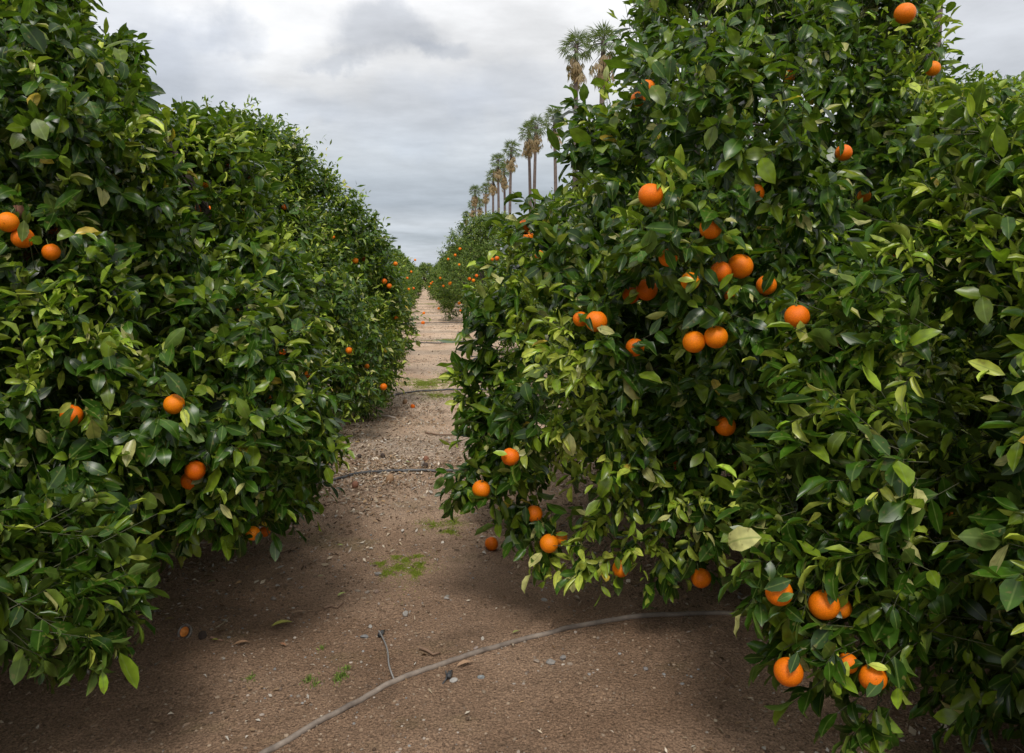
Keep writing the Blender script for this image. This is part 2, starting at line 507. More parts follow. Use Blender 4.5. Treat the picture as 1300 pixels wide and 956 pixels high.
def inside_outline(pts, side):
    ys_ = [p[0] for p in pts]; xs_ = [p[1] for p in pts]
    def f(q):
        u, v, d = project(np.array([q[:3]])); u, v, d = u[0], v[0], d[0]
        lim = np.interp(v, ys_, xs_); rp = q[3] * 1000 / max(d, .3)
        return d < .5 or ((u - rp * 1.1 - 14 > lim) if side < 0 else (u + rp * 1.1 + 14 < lim))
    return f
def lobe(px, py, Y, rpx, flat=1.0):
    p = at(px, py, Y); r = rpx * Y / 1000.0
    return [p[0], p[1], p[2], r, r * flat]

#@TREES
GL = 'orange trees in the row left of the dirt path'
GR = 'orange trees in the row right of the dirt path'
exA = [lobe(30, 30, 3.3, 50), lobe(25, 80, 3.2, 70), lobe(100, 110, 3.4, 50), lobe(135, 190, 3.3, 52), lobe(60, 160, 3.1, 70),
       lobe(165, 260, 3.5, 50), lobe(220, 345, 3.6, 55), lobe(270, 410, 3.5, 55), lobe(330, 450, 3.4, 50), lobe(350, 520, 3.4, 50),
       lobe(385, 565, 3.4, 34), lobe(300, 560, 3.1, 60), lobe(330, 630, 3.3, 45), lobe(270, 640, 3.2, 50), lobe(200, 640, 3.3, 45), lobe(180, 520, 3.0, 60), lobe(60, 330, 3.1, 70), lobe(40, 420, 3.0, 60), lobe(30, 500, 2.9, 60), lobe(100, 480, 2.95, 60), lobe(60, 580, 2.85, 60), lobe(130, 590, 2.95, 55), lobe(10, 640, 2.8, 55), lobe(110, 400, 3.05, 55)]
A = orange_tree(-2.32, 4.50, 1.80, 3.35, 11, 0, 'large orange tree at the left edge, its rounded side reaching furthest into the path', GL, extra=exA,
                cut=lambda p: (lambda u, v, d: ~((u > 170) & (v < 150 + (u - 170) * .0) & (d > 0)) & ~((u > 105) & (v < 55)))(*project(p)))
exA0 = [lobe(60, 700, 2.5, 75), lobe(110, 740, 2.5, 60), lobe(30, 780, 2.45, 65), lobe(90, 800, 2.4, 45), lobe(20, 670, 2.6, 55), lobe(-40, 740, 2.5, 80), lobe(-60, 640, 2.5, 70), lobe(-120, 560, 2.5, 90), lobe(-120, 700, 2.5, 90)]
A0 = orange_tree(-2.15, 1.35, 1.25, 1.75, 12, 0, 'nearest orange tree, only its low drooping leaf clump showing in the bottom left corner', GL, n=34, extra=exA0,
                 cut=lambda p: (lambda u, v, d: ~((d > 0.3) & (u > -60) & (v < 640)) & ~((u > 170) & (d > .3)) & ~((d > .3) & (d < 1.8) & (u > -260)))(*project(p)), fill=4000)
exR1 = [lobe(800, 40, 3.3, 50), lobe(775, 95, 3.4, 42), lobe(765, 160, 3.4, 38), lobe(770, 215, 3.3, 50), lobe(690, 245, 3.6, 45), lobe(690, 310, 3.5, 48),
        lobe(655, 370, 3.6, 50), lobe(640, 430, 3.6, 46), lobe(618, 490, 3.7, 40), lobe(640, 540, 3.6, 42), lobe(600, 608, 3.6, 30), lobe(660, 620, 3.5, 42),
        lobe(690, 670, 3.5, 38), lobe(760, 690, 3.3, 42), lobe(820, 705, 3.25, 38), lobe(700, 520, 3.3, 60), lobe(760, 440, 3.0, 60), lobe(860, 300, 2.8, 70), lobe(780, 580, 3.2, 60),
        lobe(880, 110, 3.0, 80), lobe(960, 150, 2.8, 70), lobe(980, 40, 3.3, 80), lobe(1080, 40, 3.8, 60), lobe(1150, 60, 4.2, 50), lobe(760, 330, 3.2, 60),
        lobe(930, 380, 2.8, 70), lobe(1010, 250, 2.9, 60), lobe(880, 640, 3.2, 55), lobe(900, 520, 3.15, 60), lobe(885, 702, 3.25, 32)]
out1 = [(-400, 860), (0, 800), (60, 745), (140, 728), (200, 708), (250, 664), (330, 624), (380, 598), (450, 572), (520, 545), (600, 545), (640, 565), (700, 620), (760, 690)]
R1 = orange_tree(2.20, 4.85, 1.90, 3.7, 21, 0, 'tall orange tree right of the path, hung with most of the big bright fruit', GR, extra=exR1, lobes_keep=inside_outline(out1, -1), thin=.65, flush=.19,
                 cut=lambda p: (lambda u, v, d: ~((u > 1183 + 22 * np.sin(v * .13) * np.sin(p[:, 0] * 23)) & (v < 112)) & (u > 545))(*project(p)))
exR0 = [lobe(1090, 400, 2.35, 60), lobe(1140, 450, 2.25, 65), lobe(1060, 470, 2.35, 55), lobe(1060, 560, 2.25, 65), lobe(1130, 580, 2.15, 75), lobe(1010, 640, 2.3, 55),
        lobe(1000, 720, 2.2, 55), lobe(1060, 720, 2.15, 65), lobe(1130, 700, 2.1, 70), lobe(1050, 800, 2.15, 60), lobe(1120, 800, 2.1, 60), lobe(1020, 840, 2.2, 40), lobe(1160, 780, 2.1, 50),
        lobe(1230, 170, 2.4, 45), lobe(1260, 230, 2.3, 60), lobe(1200, 290, 2.4, 60), lobe(1290, 320, 2.3, 70), lobe(1170, 350, 2.4, 50), lobe(1270, 640, 2.4, 50),
        lobe(1280, 720, 2.2, 50), lobe(1340, 500, 2.4, 90), lobe(1340, 250, 2.3, 90), lobe(1340, 750, 2.2, 90), lobe(1210, 560, 2.4, 45), lobe(1100, 880, 2.15, 45)]
R0 = orange_tree(2.65, 1.75, 1.25, 2.6, 22, 0, 'nearest orange tree on the right, curled pale-edged leaves filling the bottom right corner', GR, n=40, extra=exR0,
                 cut=lambda p: (lambda u, v, d: ~((d > .3) & (d < 1.75) & (u < 1350)) & ~((d > .3) & (u < 925)) & ~((d > .3) & (v < 110) & (u < 1500)) & ~((u > 1200) & (u < 1300) & (v > 400) & (v < 560) & (d > .3)))(*project(p)),
                 fill=5000, leafL=.084, flush=.13)
orange_tree(-2.38, 9.3, 2.26, 3.28, 13, 1, 'second full orange tree left of the path, dark and bushy with a few high fruit', GL, n=115, flush=.14, pw=.82, sy=.85)
orange_tree(-2.45, 14.9, 1.95, 2.95, 14, 1, 'third full orange tree left of the path, its outline stepping down toward the sky gap', GL, n=80, flush=.14)
for k, (x, y, r, h) in enumerate([(-2.45, 19.8, 1.80, 2.95), (-2.3, 25.2, 1.8, 3.1), (-2.2, 30.6, 1.8, 2.9), (-2.4, 36, 1.9, 3.3), (-2.5, 41.5, 1.9, 3.2)]):
    orange_tree(x, y, r, h, 30 + k, 2, '%s full orange tree down the row left of the path' % ['fourth', 'fifth', 'sixth', 'seventh', 'eighth'][k], GL, n=60, pw=.85)
for k, (x, y, r, h) in enumerate([(3.0, 10.4, 1.80, 3.0), (3.1, 15.6, 1.8, 3.2), (3.9, 20.8, 1.75, 3.3)]):
    orange_tree(x, y, r, h, 40 + k, 1 if k < 2 else 2, ['orange tree directly behind the tall fruit-laden one right of the path', 'orange tree seen just left of the fruit-laden tree, big fruit low on it',
                'fourth orange tree down the row right of the path, before the gap'][k], GR, n=70)
for k, (x, y, r, h) in enumerate([(2.40, 29, 2.15, 3.9), (2.35, 37.5, 1.9, 3.4), (2.2, 43, 1.9, 3.3)]):
    orange_tree(x, y, r, h, 50 + k, 2, ['orange tree right of the path with its full skirt clear above the pale dirt', 'second orange tree beyond the gap right of the path', 'third orange tree beyond the gap right of the path'][k], GR, n=60)
num = ['ninth', 'tenth', 'eleventh', 'twelfth', 'thirteenth', 'fourteenth', 'fifteenth', 'sixteenth', 'seventeenth']
for k in range(9):
    y = 47.5 + k * 6
    orange_tree(-2.35 + .1 * math.sin(k * 3), y, 1.9, 3.2 + .15 * math.sin(k), 60 + k, 3, '%s orange tree down the far end of the left row' % num[k], GL, n=34, leafL=.1)
    orange_tree(2.35 + .1 * math.sin(k * 2 + 1), y + 1.5, 1.9, 3.3 + .15 * math.cos(k), 80 + k, 3, '%s orange tree down the far end of the right row' % num[k], GR, n=34, leafL=.1)
# next rows over
GRR = 'orange trees in the next row over to the right'; GLL = 'orange trees in the next row over to the left'
for k, (x, y, h, nm) in enumerate([(6.6, 3.6, 2.5, 'behind the nearest tree on the right'), (5.9, 8.4, 3.66, 'whose small-leaved top shows in front of the palm trunk'), (6.8, 14.0, 3.3, 'behind the fruit-laden tree')]):
    orange_tree(x, y, 2.1, h, 110 + k, 1 if k == 1 else 2, 'orange tree one row further right, %s' % nm, GRR, n=70)
for k in range(4):
    orange_tree(6.9, 19.5 + 5.4 * k, 2.0, 3.3, 120 + k, 3, '%s tree further back in the next row to the right' % ['first', 'second', 'third', 'fourth'][k], GRR, n=34, leafL=.1)
for k in range(6):
    orange_tree(-7.3, 5.0 + 5.4 * k, 2.0, 3.0, 130 + k, 2 if k < 2 else 3, '%s orange tree in the next row over to the left' % ['first', 'second', 'third', 'fourth', 'fifth', 'sixth'][k], GLL, n=50 if k < 2 else 34, leafL=.09)
for k in range(5):
    orange_tree(-5.2 + 2.6 * k, 106, 2.0, 3.3, 140 + k, 3, '%s from the left of the tiny trees closing the end of the path' % ['first', 'second', 'third', 'fourth', 'fifth'][k], 'orange trees closing the far end of the path', n=34, leafL=.1)
#@ENDTREES

# ------------------------------------------------------------------ oranges
def orange_mat():
    m = bpy.data.materials.new('orange_peel')
    nt, N, L = nodes_of(m)
    out = N.new('ShaderNodeOutputMaterial'); p = N.new('ShaderNodeBsdfPrincipled'); L.new(p.outputs[0], out.inputs[0])
    tc = N.new('ShaderNodeTexCoord'); oi = N.new('ShaderNodeObjectInfo')
    r = N.new('ShaderNodeValToRGB'); r.color_ramp.elements[0].color = (.80, .145, .002, 1); r.color_ramp.elements[1].color = (.90, .255, .003, 1)
    L.new(oi.outputs['Random'], r.inputs[0])
    n1 = N.new('ShaderNodeTexNoise'); n1.inputs['Scale'].default_value = 30; n1.inputs['Detail'].default_value = 4; L.new(tc.outputs['Object'], n1.inputs['Vector'])
    mr = N.new('ShaderNodeMapRange'); mr.inputs[1].default_value = .3; mr.inputs[2].default_value = .7; mr.inputs[3].default_value = .74; mr.inputs[4].default_value = 1.08
    L.new(n1.outputs['Fac'], mr.inputs[0])
    sc = N.new('ShaderNodeVectorMath'); sc.operation = 'SCALE'; L.new(r.outputs[0], sc.inputs[0]); L.new(mr.outputs[0], sc.inputs['Scale'])
    n3 = N.new('ShaderNodeTexNoise'); n3.inputs['Scale'].default_value = 75; n3.inputs['Detail'].default_value = 2; L.new(tc.outputs['Object'], n3.inputs['Vector'])
    sp = N.new('ShaderNodeMapRange'); sp.inputs[1].default_value = .66; sp.inputs[2].default_value = .74; sp.inputs[4].default_value = .5; L.new(n3.outputs['Fac'], sp.inputs[0])
    mx = N.new('ShaderNodeMixRGB'); L.new(sp.outputs[0], mx.inputs[0]); L.new(sc.outputs[0], mx.inputs[1]); mx.inputs[2].default_value = (.22, .07, .015, 1)
    L.new(mx.outputs[0], p.inputs['Base Color'])
    p.inputs['Roughness'].default_value = .48; p.inputs['Specular IOR Level'].default_value = .28
    p.inputs['Subsurface Weight'].default_value = .12; p.inputs['Subsurface Radius'].default_value = (.01, .003, .001); p.inputs['Subsurface Scale'].default_value = .5
    v = N.new('ShaderNodeTexVoronoi'); v.inputs['Scale'].default_value = 420; L.new(tc.outputs['Object'], v.inputs['Vector'])
    b = N.new('ShaderNodeBump'); b.inputs['Strength'].default_value = .35; b.inputs['Distance'].default_value = .0008
    L.new(v.outputs['Distance'], b.inputs['Height']); L.new(b.outputs[0], p.inputs['Normal'])
    return m
M_OR = orange_mat()
M_CALYX = principled_mat('calyx_green', (.10, .14, .03), .6)
M_ROT = principled_mat('rotten_peel', (.20, .10, .05), .8, (40, (.38, .24, .13), .35, .65), (90, .5, .004))
M_ROTD = principled_mat('dried_black_fruit', (.035, .025, .02), .9, (40, (.09, .06, .045), .35, .65), (90, .6, .004))
M_MOLD = principled_mat('mouldy_peel', (.16, .055, .03), .85, (60, (.30, .15, .09), .35, .65))

def orange_mesh(name, seg=28, rings=18, rough=0, mats=None, seed=0):
    g = np.random.default_rng(seed)
    ph = g.random(5) * 6.28
    V = []; 
    for i in range(rings + 1):
        t = math.pi * i / rings
        for j in range(seg):
            a = 2 * math.pi * j / seg
            rr = .5 * (1 + .012 * math.sin(2 * a + ph[0]) + .008 * math.sin(3 * a + ph[1]) * math.sin(t) + rough * (math.sin(5 * a + ph[2]) * math.sin(3 * t + ph[3]) + .6 * math.sin(9 * a + ph[4]) * math.sin(7 * t)))
            dent = .045 * math.exp(-(t / .20) ** 2) + .022 * math.exp(-((math.pi - t) / .14) ** 2)
            V.append((rr * math.sin(t) * math.cos(a), rr * math.sin(t) * math.sin(a), (rr * .97 - dent) * math.cos(t)))
    F_ = []
    for i in range(rings):
        for j in range(seg):
            a = i * seg + j; b = i * seg + (j + 1) % seg
            F_.append((a, a + seg, b + seg, b))
    return np_mesh(name, np.array(V), [np.array(F_)], mats or [M_OR])

OR_ME = [orange_mesh('orange_fruit', seed=k) for k in range(4)]
OR_LO = orange_mesh('orange_fruit_small', 12, 8)
# calyx: five pointed sepals and a bit of stalk
def calyx_mesh():
    P = []; paths = [(np.array([[0, 0, .44], [0, 0, .50], [.02, 0, .62], [.06, .01, .78]]), np.array([.045, .028, .022, .020]))]
    V, fs = tubes(paths, 6)
    V = list(V); q = list(map(tuple, fs[0])); t = list(map(tuple, fs[1]))
    for k in range(5):
        a = 2 * math.pi * k / 5; b = len(V)
        V += [(.03 * math.cos(a - .6), .03 * math.sin(a - .6), .47), (.03 * math.cos(a + .6), .03 * math.sin(a + .6), .47), (.12 * math.cos(a), .12 * math.sin(a), .465)]
        t.append((b, b + 1, b + 2))
    return np_mesh('calyx', np.array(V), [np.array(q), np.array(t)], [M_CALYX])
CAL = calyx_mesh()

# (px, py, diameter px, share left uncovered, label tail)
NEAR = [
 (940, 338, 32, 1, 'biggest round orange of the middle cluster'),
 (915, 345, 27, .7, 'orange pressed against the left side of the biggest middle orange'),
 (881, 434, 29, 1, 'left of the two bright oranges hanging side by side in the right tree'),
 (909, 428, 30, 1, 'right of the two bright oranges hanging side by side in the right tree'),
 (826, 248, 31, .95, 'orange hanging alone high on the left half of the right tree'),
 (902, 290, 28, .65, 'orange half under a leaf above the middle cluster of the right tree'),
 (958, 245, 24, .5, 'orange peeping between leaves level with the lone high orange, to its right'),
 (848, 327, 24, .4, 'shaded orange mostly hidden by leaves left of the middle cluster'),
 (821, 368, 28, .8, 'orange crossed by a twig in the group of three left of the middle cluster'),
 (801, 375, 22, .5, 'darker orange at the left of the group of three'),
 (876, 357, 24, .35, 'orange broken up by leaves between the twig-crossed orange and the middle cluster'),
 (930, 375, 20, .6, 'small shaded orange just under the biggest middle orange'),
 (973, 362, 26, .5, 'leaf-covered orange right of the biggest middle orange'),
 (757, 408, 28, .6, 'orange with leaves across it at the left end of the right tree fruit band'),
 (737, 405, 20, .35, 'dim orange tucked left of the band end orange'),
 (806, 441, 24, .4, 'orange showing as two slivers below the group of three'),
 (1012, 402, 31, .75, 'orange under a curled leaf near the right end of the fruit band'),
 (970, 372, 18, .4, 'dark orange deep behind the leaf-covered one'),
 (1109, 412, 18, .5, 'dull orange among leaves right of the curled-leaf orange'),
 (1071, 194, 21, .85, 'bright orange near the top right of the right tree against sky specks'),
 (1097, 249, 17, .7, 'small orange below and right of the bright sky-speck orange'),
 (1149, 17, 26, 1, 'topmost orange, at the upper edge above the dark crown'),
 (1184, 87, 19, .75, 'shaded orange right of and under the topmost one'),
 (1001, 97, 16, .6, 'orange at the top centre right beside fresh yellow leaves'),
 (822, 111, 20, .5, 'upper of two oranges near the left top of the right tree'),
 (810, 126, 19, .5, 'yellowish orange just under another near the left top'),
 (666, 287, 15, .5, 'orange at the left edge of the right tree, upper of two dull ones'),
 (671, 301, 14, .5, 'lower of two dull oranges at the left edge of the right tree'),
 (684, 325, 10, .5, 'tiny orange spot above a pale leaf on the left edge'),
 (648, 580, 23, .8, 'orange at the lower left edge of the right tree, above the others there'),
 (611, 621, 23, .95, 'orange hanging furthest over the path from the right tree'),
 (678, 652, 22, .7, 'orange just inside the one furthest over the path'),
 (697, 690, 24, .9, 'lowest full orange on the skirt of the right tree'),
 (712, 683, 17, .5, 'orange half hidden behind the lowest full one'),
 (788, 722, 22, .6, 'orange cut by a scorched leaf at the bottom of the right tree'),
 (760, 553, 12, .5, 'small dark orange deep in the lower middle of the right tree'),
 (921, 541, 26, .7, 'orange split by a leaf in the dark lower part of the right tree'),
 (855, 590, 16, .35, 'dim orange deep in the shade of the right tree'),
 (890, 734, 25, .9, 'dark orange hanging low in the shade between the two right trees'),
 (989, 752, 34, .55, 'orange caged by leaves low on the nearest right tree'),
 (1046, 768, 38, .65, 'large orange low on the nearest right tree with leaves over its right side'),
 (1068, 772, 26, .5, 'orange touching the right side of the large low one'),
 (1001, 853, 36, .85, 'orange at the very bottom of the nearest right tree'),
 (1108, 860, 34, .6, 'orange at the bottom edge right of the lowest one'),
 (1076, 842, 22, .4, 'dim orange in shade above the bottom edge pair'),
 (1140, 325, 20, .4, 'orange peeping from behind curled leaves on the upper right'),
 (1205, 655, 12, .5, 'small dark orange speck inside the nearest right tree'),
 (10, 282, 26, 1, 'leftmost orange at the photo edge in the left tree cluster'),
 (29, 302, 27, .7, 'orange in the middle of the left edge cluster with a leaf over it'),
 (65, 320, 22, .95, 'bright orange at the lower right of the left edge cluster'),
 (70, 296, 15, .6, 'orange behind leaves at the upper right of the left edge cluster'),
 (74, 273, 12, .4, 'orange sliver just above the left edge cluster'),
 (91, 527, 27, .65, 'leaf-striped orange in the middle left of the left tree'),
 (221, 513, 26, .9, 'orange with a leaf draped over its top in the left tree'),
 (248, 597, 26, .95, 'upper of a touching pair low on the left tree'),
 (242, 610, 24, .6, 'lower of a touching pair low on the left tree'),
 (336, 675, 14, .7, 'small orange in the low right corner of the left tree'),
 (321, 677, 8, .6, 'tiny orange spot beside the low right corner fruit'),
 (140, 149, 10, .5, 'small orange near the top of the left tree'),
 (304, 391, 8, .6, 'tiny orange spot at the right shoulder of the left tree'),
]
MID = [  # further trees: (px, py, diam px, label)
 (262, 234, 11, 'upper orange of the three high on the second left tree'), (253, 264, 11, 'left of a pair high on the second left tree'), (265, 265, 10, 'right of a pair high on the second left tree'),
 (288, 210, 6, 'red-tinged orange near the top of the second left tree'), (316, 225, 6, 'orange near the top right of the second left tree'), (361, 263, 7, 'orange on the shoulder where the left outline steps down'),
 (307, 268, 6, 'dull orange right of the high pair on the second left tree'), (487, 491, 9, 'orange low on the second left tree over the dirt'), (359, 447, 9, 'orange low inside the second left tree'),
 (391, 475, 9, 'orange at the shaded foot of the second left tree'), (443, 445, 9, 'orange on the lower right of the second left tree'), (451, 331, 8, 'upper left orange on the third left tree'),
 (462, 329, 6, 'orange beside the upper left one on the third left tree'), (502, 335, 6, 'orange at the right edge of the left row'), (488, 357, 7, 'left of two oranges mid height in the left row'),
 (494, 363, 7, 'right of two oranges mid height in the left row'), (423, 301, 5, 'tiny orange in the upper third left tree'), (522, 345, 4, None), (517, 353, 4, None), (503, 404, 6, 'orange at the foot of the third left tree'),
 (527, 330, 4, None), (525, 366, 4, None), (519, 367, 4, None), (466, 465, 5, 'tiny dark orange above the foot of the second left tree'), (339, 505, 5, 'tiny orange under the shaded second left tree'),
 (625, 329, 9, 'big orange beside the path gap on the right row'), (631, 328, 6, 'orange tucked right of the big gap orange'), (605, 350, 8, 'dark orange below the big gap orange'), (596, 354, 5, 'small orange left of the dark gap orange'),
 (601, 356, 5, 'yellowish orange by the dark gap one'), (584, 316, 5, None), (578, 324, 5, None), (569, 329, 4, None), (583, 336, 4, None), (571, 360, 5, None), (547, 360, 4, None),
 (559, 353, 4, None), (563, 363, 4, None), (545, 364, 3, None), (549, 358, 3, None), (572, 359, 4, None), (583, 385, 5, None), (686, 322, 9, 'orange at the shaded left edge above a white leaf'),
]
allP, allQ, allI, allT = [], [], [], []
allW = np.concatenate([T['lv'].W for T in TREES])
for ti, T in enumerate(TREES):
    lv = T['lv']
    allP.append(lv.p); allQ.append(lv.p + lv.l * lv.L[:, None]); allI.append(np.arange(len(lv.L))); allT.append(np.full(len(lv.L), ti))
allP = np.concatenate(allP); allQ = np.concatenate(allQ); allI = np.concatenate(allI); allT = np.concatenate(allT)
U0, V0, D0 = project(allP); U1, V1, D1 = project(allQ)
vis = (D0 > .3) & (U0 > -100) & (U0 < 1400) & (V0 > -100) & (V0 < 1050)
sel = np.nonzero(vis)[0]
U0, V0, D0, U1, V1, D1, SI, ST = U0[sel], V0[sel], D0[sel], U1[sel], V1[sel], D1[sel], allI[sel], allT[sel]
WP = allW[sel] * 1000 / D0

def seg_dist(px, py):
    dx = U1 - U0; dy = V1 - V0; l2 = dx * dx + dy * dy + 1e-6
    t = np.clip(((px - U0) * dx + (py - V0) * dy) / l2, 0, 1)
    return np.hypot(U0 + t * dx - px, V0 + t * dy - py)

GO = 'oranges hanging on the trees'
placed = []
def put_orange(px, py, dpx, share, label, real=.078, lo=False, skip=0):
    sd = seg_dist(px, py)
    m = sd < max(dpx * .45, 2.5)
    if m.sum() < 3: m = sd < dpx * 3.5
    if m.sum() < 3: return None
    ds = np.sort((D0[m] + D1[m]) / 2)
    want = real * 1000 / dpx
    ok = ds[np.abs(ds - want) < want * .28]
    surf = ok[min(len(ok) - 1, 2)] if len(ok) >= 3 else ds[min(len(ds) - 1, 2)]
    dep = surf + .02
    diam = float(np.clip(dpx * dep / 1000, .058, .100)) if not lo else float(np.clip(dpx * dep / 1000, .05, .12))
    d = ray(px, py)
    pos = CAM + d * dep
    for (q, dq) in placed:                      # do not interpenetrate a neighbour
        v = pos - q; dist = np.linalg.norm(v); need = (diam + dq) / 2
        if dist < need:
            pos = pos + norm(d) * math.sqrt(max(need ** 2 - dist ** 2, 0)) * 1.02
    placed.append((pos, diam))
    root = link('orange', OR_LO if lo else OR_ME[len(placed) % 4], None, pos)
    root.scale = (diam,) * 3
    root.rotation_euler = (random.uniform(-.35, .35), random.uniform(-.35, .35), random.uniform(0, 6.28))
    tag(root, label, 'orange', GO)
    if not lo:
        link('calyx', CAL, root)
    rad = (diam * 1000 / dep) * .5
    depm = (D0 + D1) / 2
    front = (depm < np.linalg.norm((pos - CAM) @ _f) + diam * .4)
    cullr = rad * (share ** .95) * .95
    kill = front & (sd < cullr + (1.5 if share > .8 else 0) + np.where(depm < dep - .25, WP * .7 * (share > .55), 0))
    inside = (sd < rad) & (np.abs(depm - dep) < diam * .5)
    for q in np.nonzero(kill | inside)[0]:
        TREES[ST[q]]['lv'].keep[SI[q]] = False
    if share <= .88 and not lo and m.any():
        # leaves of the same tree hanging across the fruit
        T = TREES[int(np.bincount(ST[m]).argmax())]
        nl = 0 if share > .88 else (1 if share > .6 else 2)
        g = rng; up = np.array([0, 0, 1.0]); dn = norm(d)
        ang = g.uniform(0, 6.28, nl) if share < .85 else g.uniform(.9, 2.2, nl)
        rr_ = diam * .5 * (.95 if share > .55 else .7)
        off = _r[None] * (np.cos(ang) * rr_)[:, None] + _u[None] * (np.sin(ang) * rr_)[:, None]
        Ln = g.uniform(.05, .085, nl)
        ldir = -off / rr_ * g.uniform(.2, .9, nl)[:, None] + g.normal(0, .6, (nl, 3)) + np.array([0, 0, -.35])
        ldir = norm(ldir - dn * np.maximum(ldir @ dn, 0)[:, None])
        lv_ = Leaves()
        lv_.add(p=pos + off - dn * (diam * (.56 + .10 * g.random((nl, 1)))) - ldir * (Ln * .35)[:, None], l=ldir, n=norm(-dn * 1.0 + up * .5 + g.normal(0, .3, (nl, 3))), L=Ln, W=Ln * .25,
                fold=np.full(nl, .25), bend=g.uniform(-.1, .3, nl), col=leaf_colour(nl, g.random(nl) < .2), lod=np.zeros(nl, int))
        EXTRA.append((T, lv_.pack()))
    return root
EXTRA = []
for (px, py, dp, sh, lb) in NEAR: put_orange(px, py, dp, sh, lb)
for (px, py, dp, lb) in MID:
    o = put_orange(px, py, dp * (1 if lb else .8), .8, lb or 'tiny orange speck in the far trees flanking the end of the path', lo=True)
    if o and lb is None: o['group'] = 'tiny far oranges around the end of the path'

# mouldy fruits of the left cluster
for (px, py, dp, lb) in [(24, 270, 20, 'brown rotten orange above the left edge cluster'), (40, 325, 18, 'brown-skinned orange at the bottom of the left edge cluster')]:
    o = put_orange(px, py, dp, .8, lb)
    if o:
        me = orange_mesh('rotten_fruit', mats=[M_MOLD], rough=.02, seed=9); o.data = me

# ------------------------------------------------------------------ turn trees into meshes
for T, e in EXTRA: T['lv'] = merge(T['lv'], e)
for T in TREES:
    root, c = T['root'], T['c']
    lv = T['lv']; lv.p = lv.p - c
    tw = T['tw']
    if len(tw[0]): tw = (tw[0] - c, tw[1] - c, tw[2])
    link('crown', leaves_to_mesh('crown', lv, M_LEAF, tw, M_TWIG), root)
    P, r_ = T['trunk']; V, fs = tubes([(P - c, r_)], 10)
    tr = link('trunk', np_mesh('trunk', V, fs, [M_BARK]), root)
    V, fs = tubes([(P - c, r_) for P, r_ in T['limbs']], 6 if T['lod'] < 2 else 4)
    link('limbs', np_mesh('limbs', V, fs, [M_BARK]), tr)

# ------------------------------------------------------------------ palms
def palm(x, y, H, seed, label, detail=1, lean=0.0):
    g = np.random.default_rng(seed)
    root = empty('palm_tree', (x, y, 0)); tag(root, label, 'palm tree', 'tall fan palms standing in a line beyond the orchard')
    zs = np.linspace(0, 1, 14)
    bx = lean * zs ** 2 * H; by = .3 * math.sin(seed) * zs ** 2
    r0 = .30 if detail < 2 else .27
    rad = r0 * (1.25 * np.exp(-zs * 14) + 1 - .42 * zs)
    P = np.stack([bx, by + 0 * zs, zs * H - .1], 1)
    V, fs = tubes([(P, rad)], 12)
    link('trunk', np_mesh('trunk', V, fs, [M_PALMTRUNK]), root)
    top = P[-1]
    def fronds(n, elo, ehi, scale, colA, colB, droop):
        lv = Leaves(); A, B = [], []
        ps, ls, nsx, Ls, Ws, cs, be = [], [], [], [], [], [], []
        for k in range(n):
            az = k * 2.4 + g.normal(0, .2); el = elo + (ehi - elo) * ((k + .5) / n) + g.normal(0, .08)
            d = np.array([math.cos(az) * math.cos(el), math.sin(az) * math.cos(el), math.sin(el)])
            pl = scale * g.uniform(.6, 1.15)
            start = top + np.array([0, 0, -.15 if droop < .5 else -.4 - 1.6 * g.random()])
            hub = start + d * pl - np.array([0, 0, .12 * pl])
            A.append(start); B.append(hub)
            side = norm(np.cross(d, [0, 0, 1.0])); up = np.cross(side, d)
            m = 11
            for q in range(m):
                a = (q - (m - 1) / 2) / ((m - 1) / 2) * 1.45
                ld = d * math.cos(a) + side * math.sin(a) - np.array([0, 0, droop * (.35 + .3 * abs(math.sin(a)))])
                ps.append(hub); ls.append(norm(ld)); nsx.append(up + .2 * g.normal(size=3)); Ls.append(scale * g.uniform(.75, 1.0) * (1 - .15 * abs(a)))
                Ws.append(.030 * scale * 1.3); cs.append(colA + (colB - colA) * g.random()); be.append(.5 + droop * .9)
        n_ = len(ps)
        lv.add(p=np.array(ps), l=np.array(ls), n=norm(np.array(nsx)), L=np.array(Ls), W=np.array(Ws), fold=np.full(n_, .25), bend=np.array(be), col=np.array(cs), lod=np.full(n_, 1))
        lv.pack()
        return lv, (np.array(A), np.array(B), np.full(n, .03))
    lv, tw = fronds(44, -.6, 1.45, 1.1, np.array([.055, .10, .035]), np.array([.13, .18, .07]), .35)
    link('crown', leaves_to_mesh('crown', lv, M_FROND, tw, M_TWIG), root)
    lv, tw = fronds(42, -1.4, -.6, 1.15, np.array([.20, .14, .075]), np.array([.36, .27, .16]), .9)
    link('dead_frond_skirt', leaves_to_mesh('dead_frond_skirt', lv, M_FROND, tw, M_TWIG), root)
    return root
palms = [ # (px of crown, py of crown, Y, label)
 (731, 57, 69, 'tall fan palm whose crown tops the left shoulder of the fruit-laden tree'),
 (766, 50, 61, 'fan palm mostly hidden in leaves right of the highest showing palm crown'),
 (704, 148, 100, 'fan palm leaning out from the orange leaves, right of the overlapping pair'),
 (681, 158, 106, 'right palm of the overlapping pair of crowns'),
 (671, 166, 110, 'left palm of the overlapping pair of crowns'),
 (649, 188, 124, 'fan palm alone in the sky just right of the dangling leaf sprig'),
 (632, 203, 138, 'fan palm behind the dangling leaf sprig'),
 (626, 222, 150, 'fan palm with thick brown skirt under the leaf sprig'),
 (617, 238, 176, 'slim fan palm right of the middle distance crown'),
 (603, 241, 178, 'fan palm crown in the middle distance of the line'),
 (609, 256, 205, 'small fan palm crown second nearest the end of the line'),
 (600, 259, 215, 'small fan palm crown just right of the last one'),
 (592, 272, 250, 'smallest and last fan palm at the far left of the line'),
 (640, 215, 142, 'thin fan palm showing between two crowns'),
]
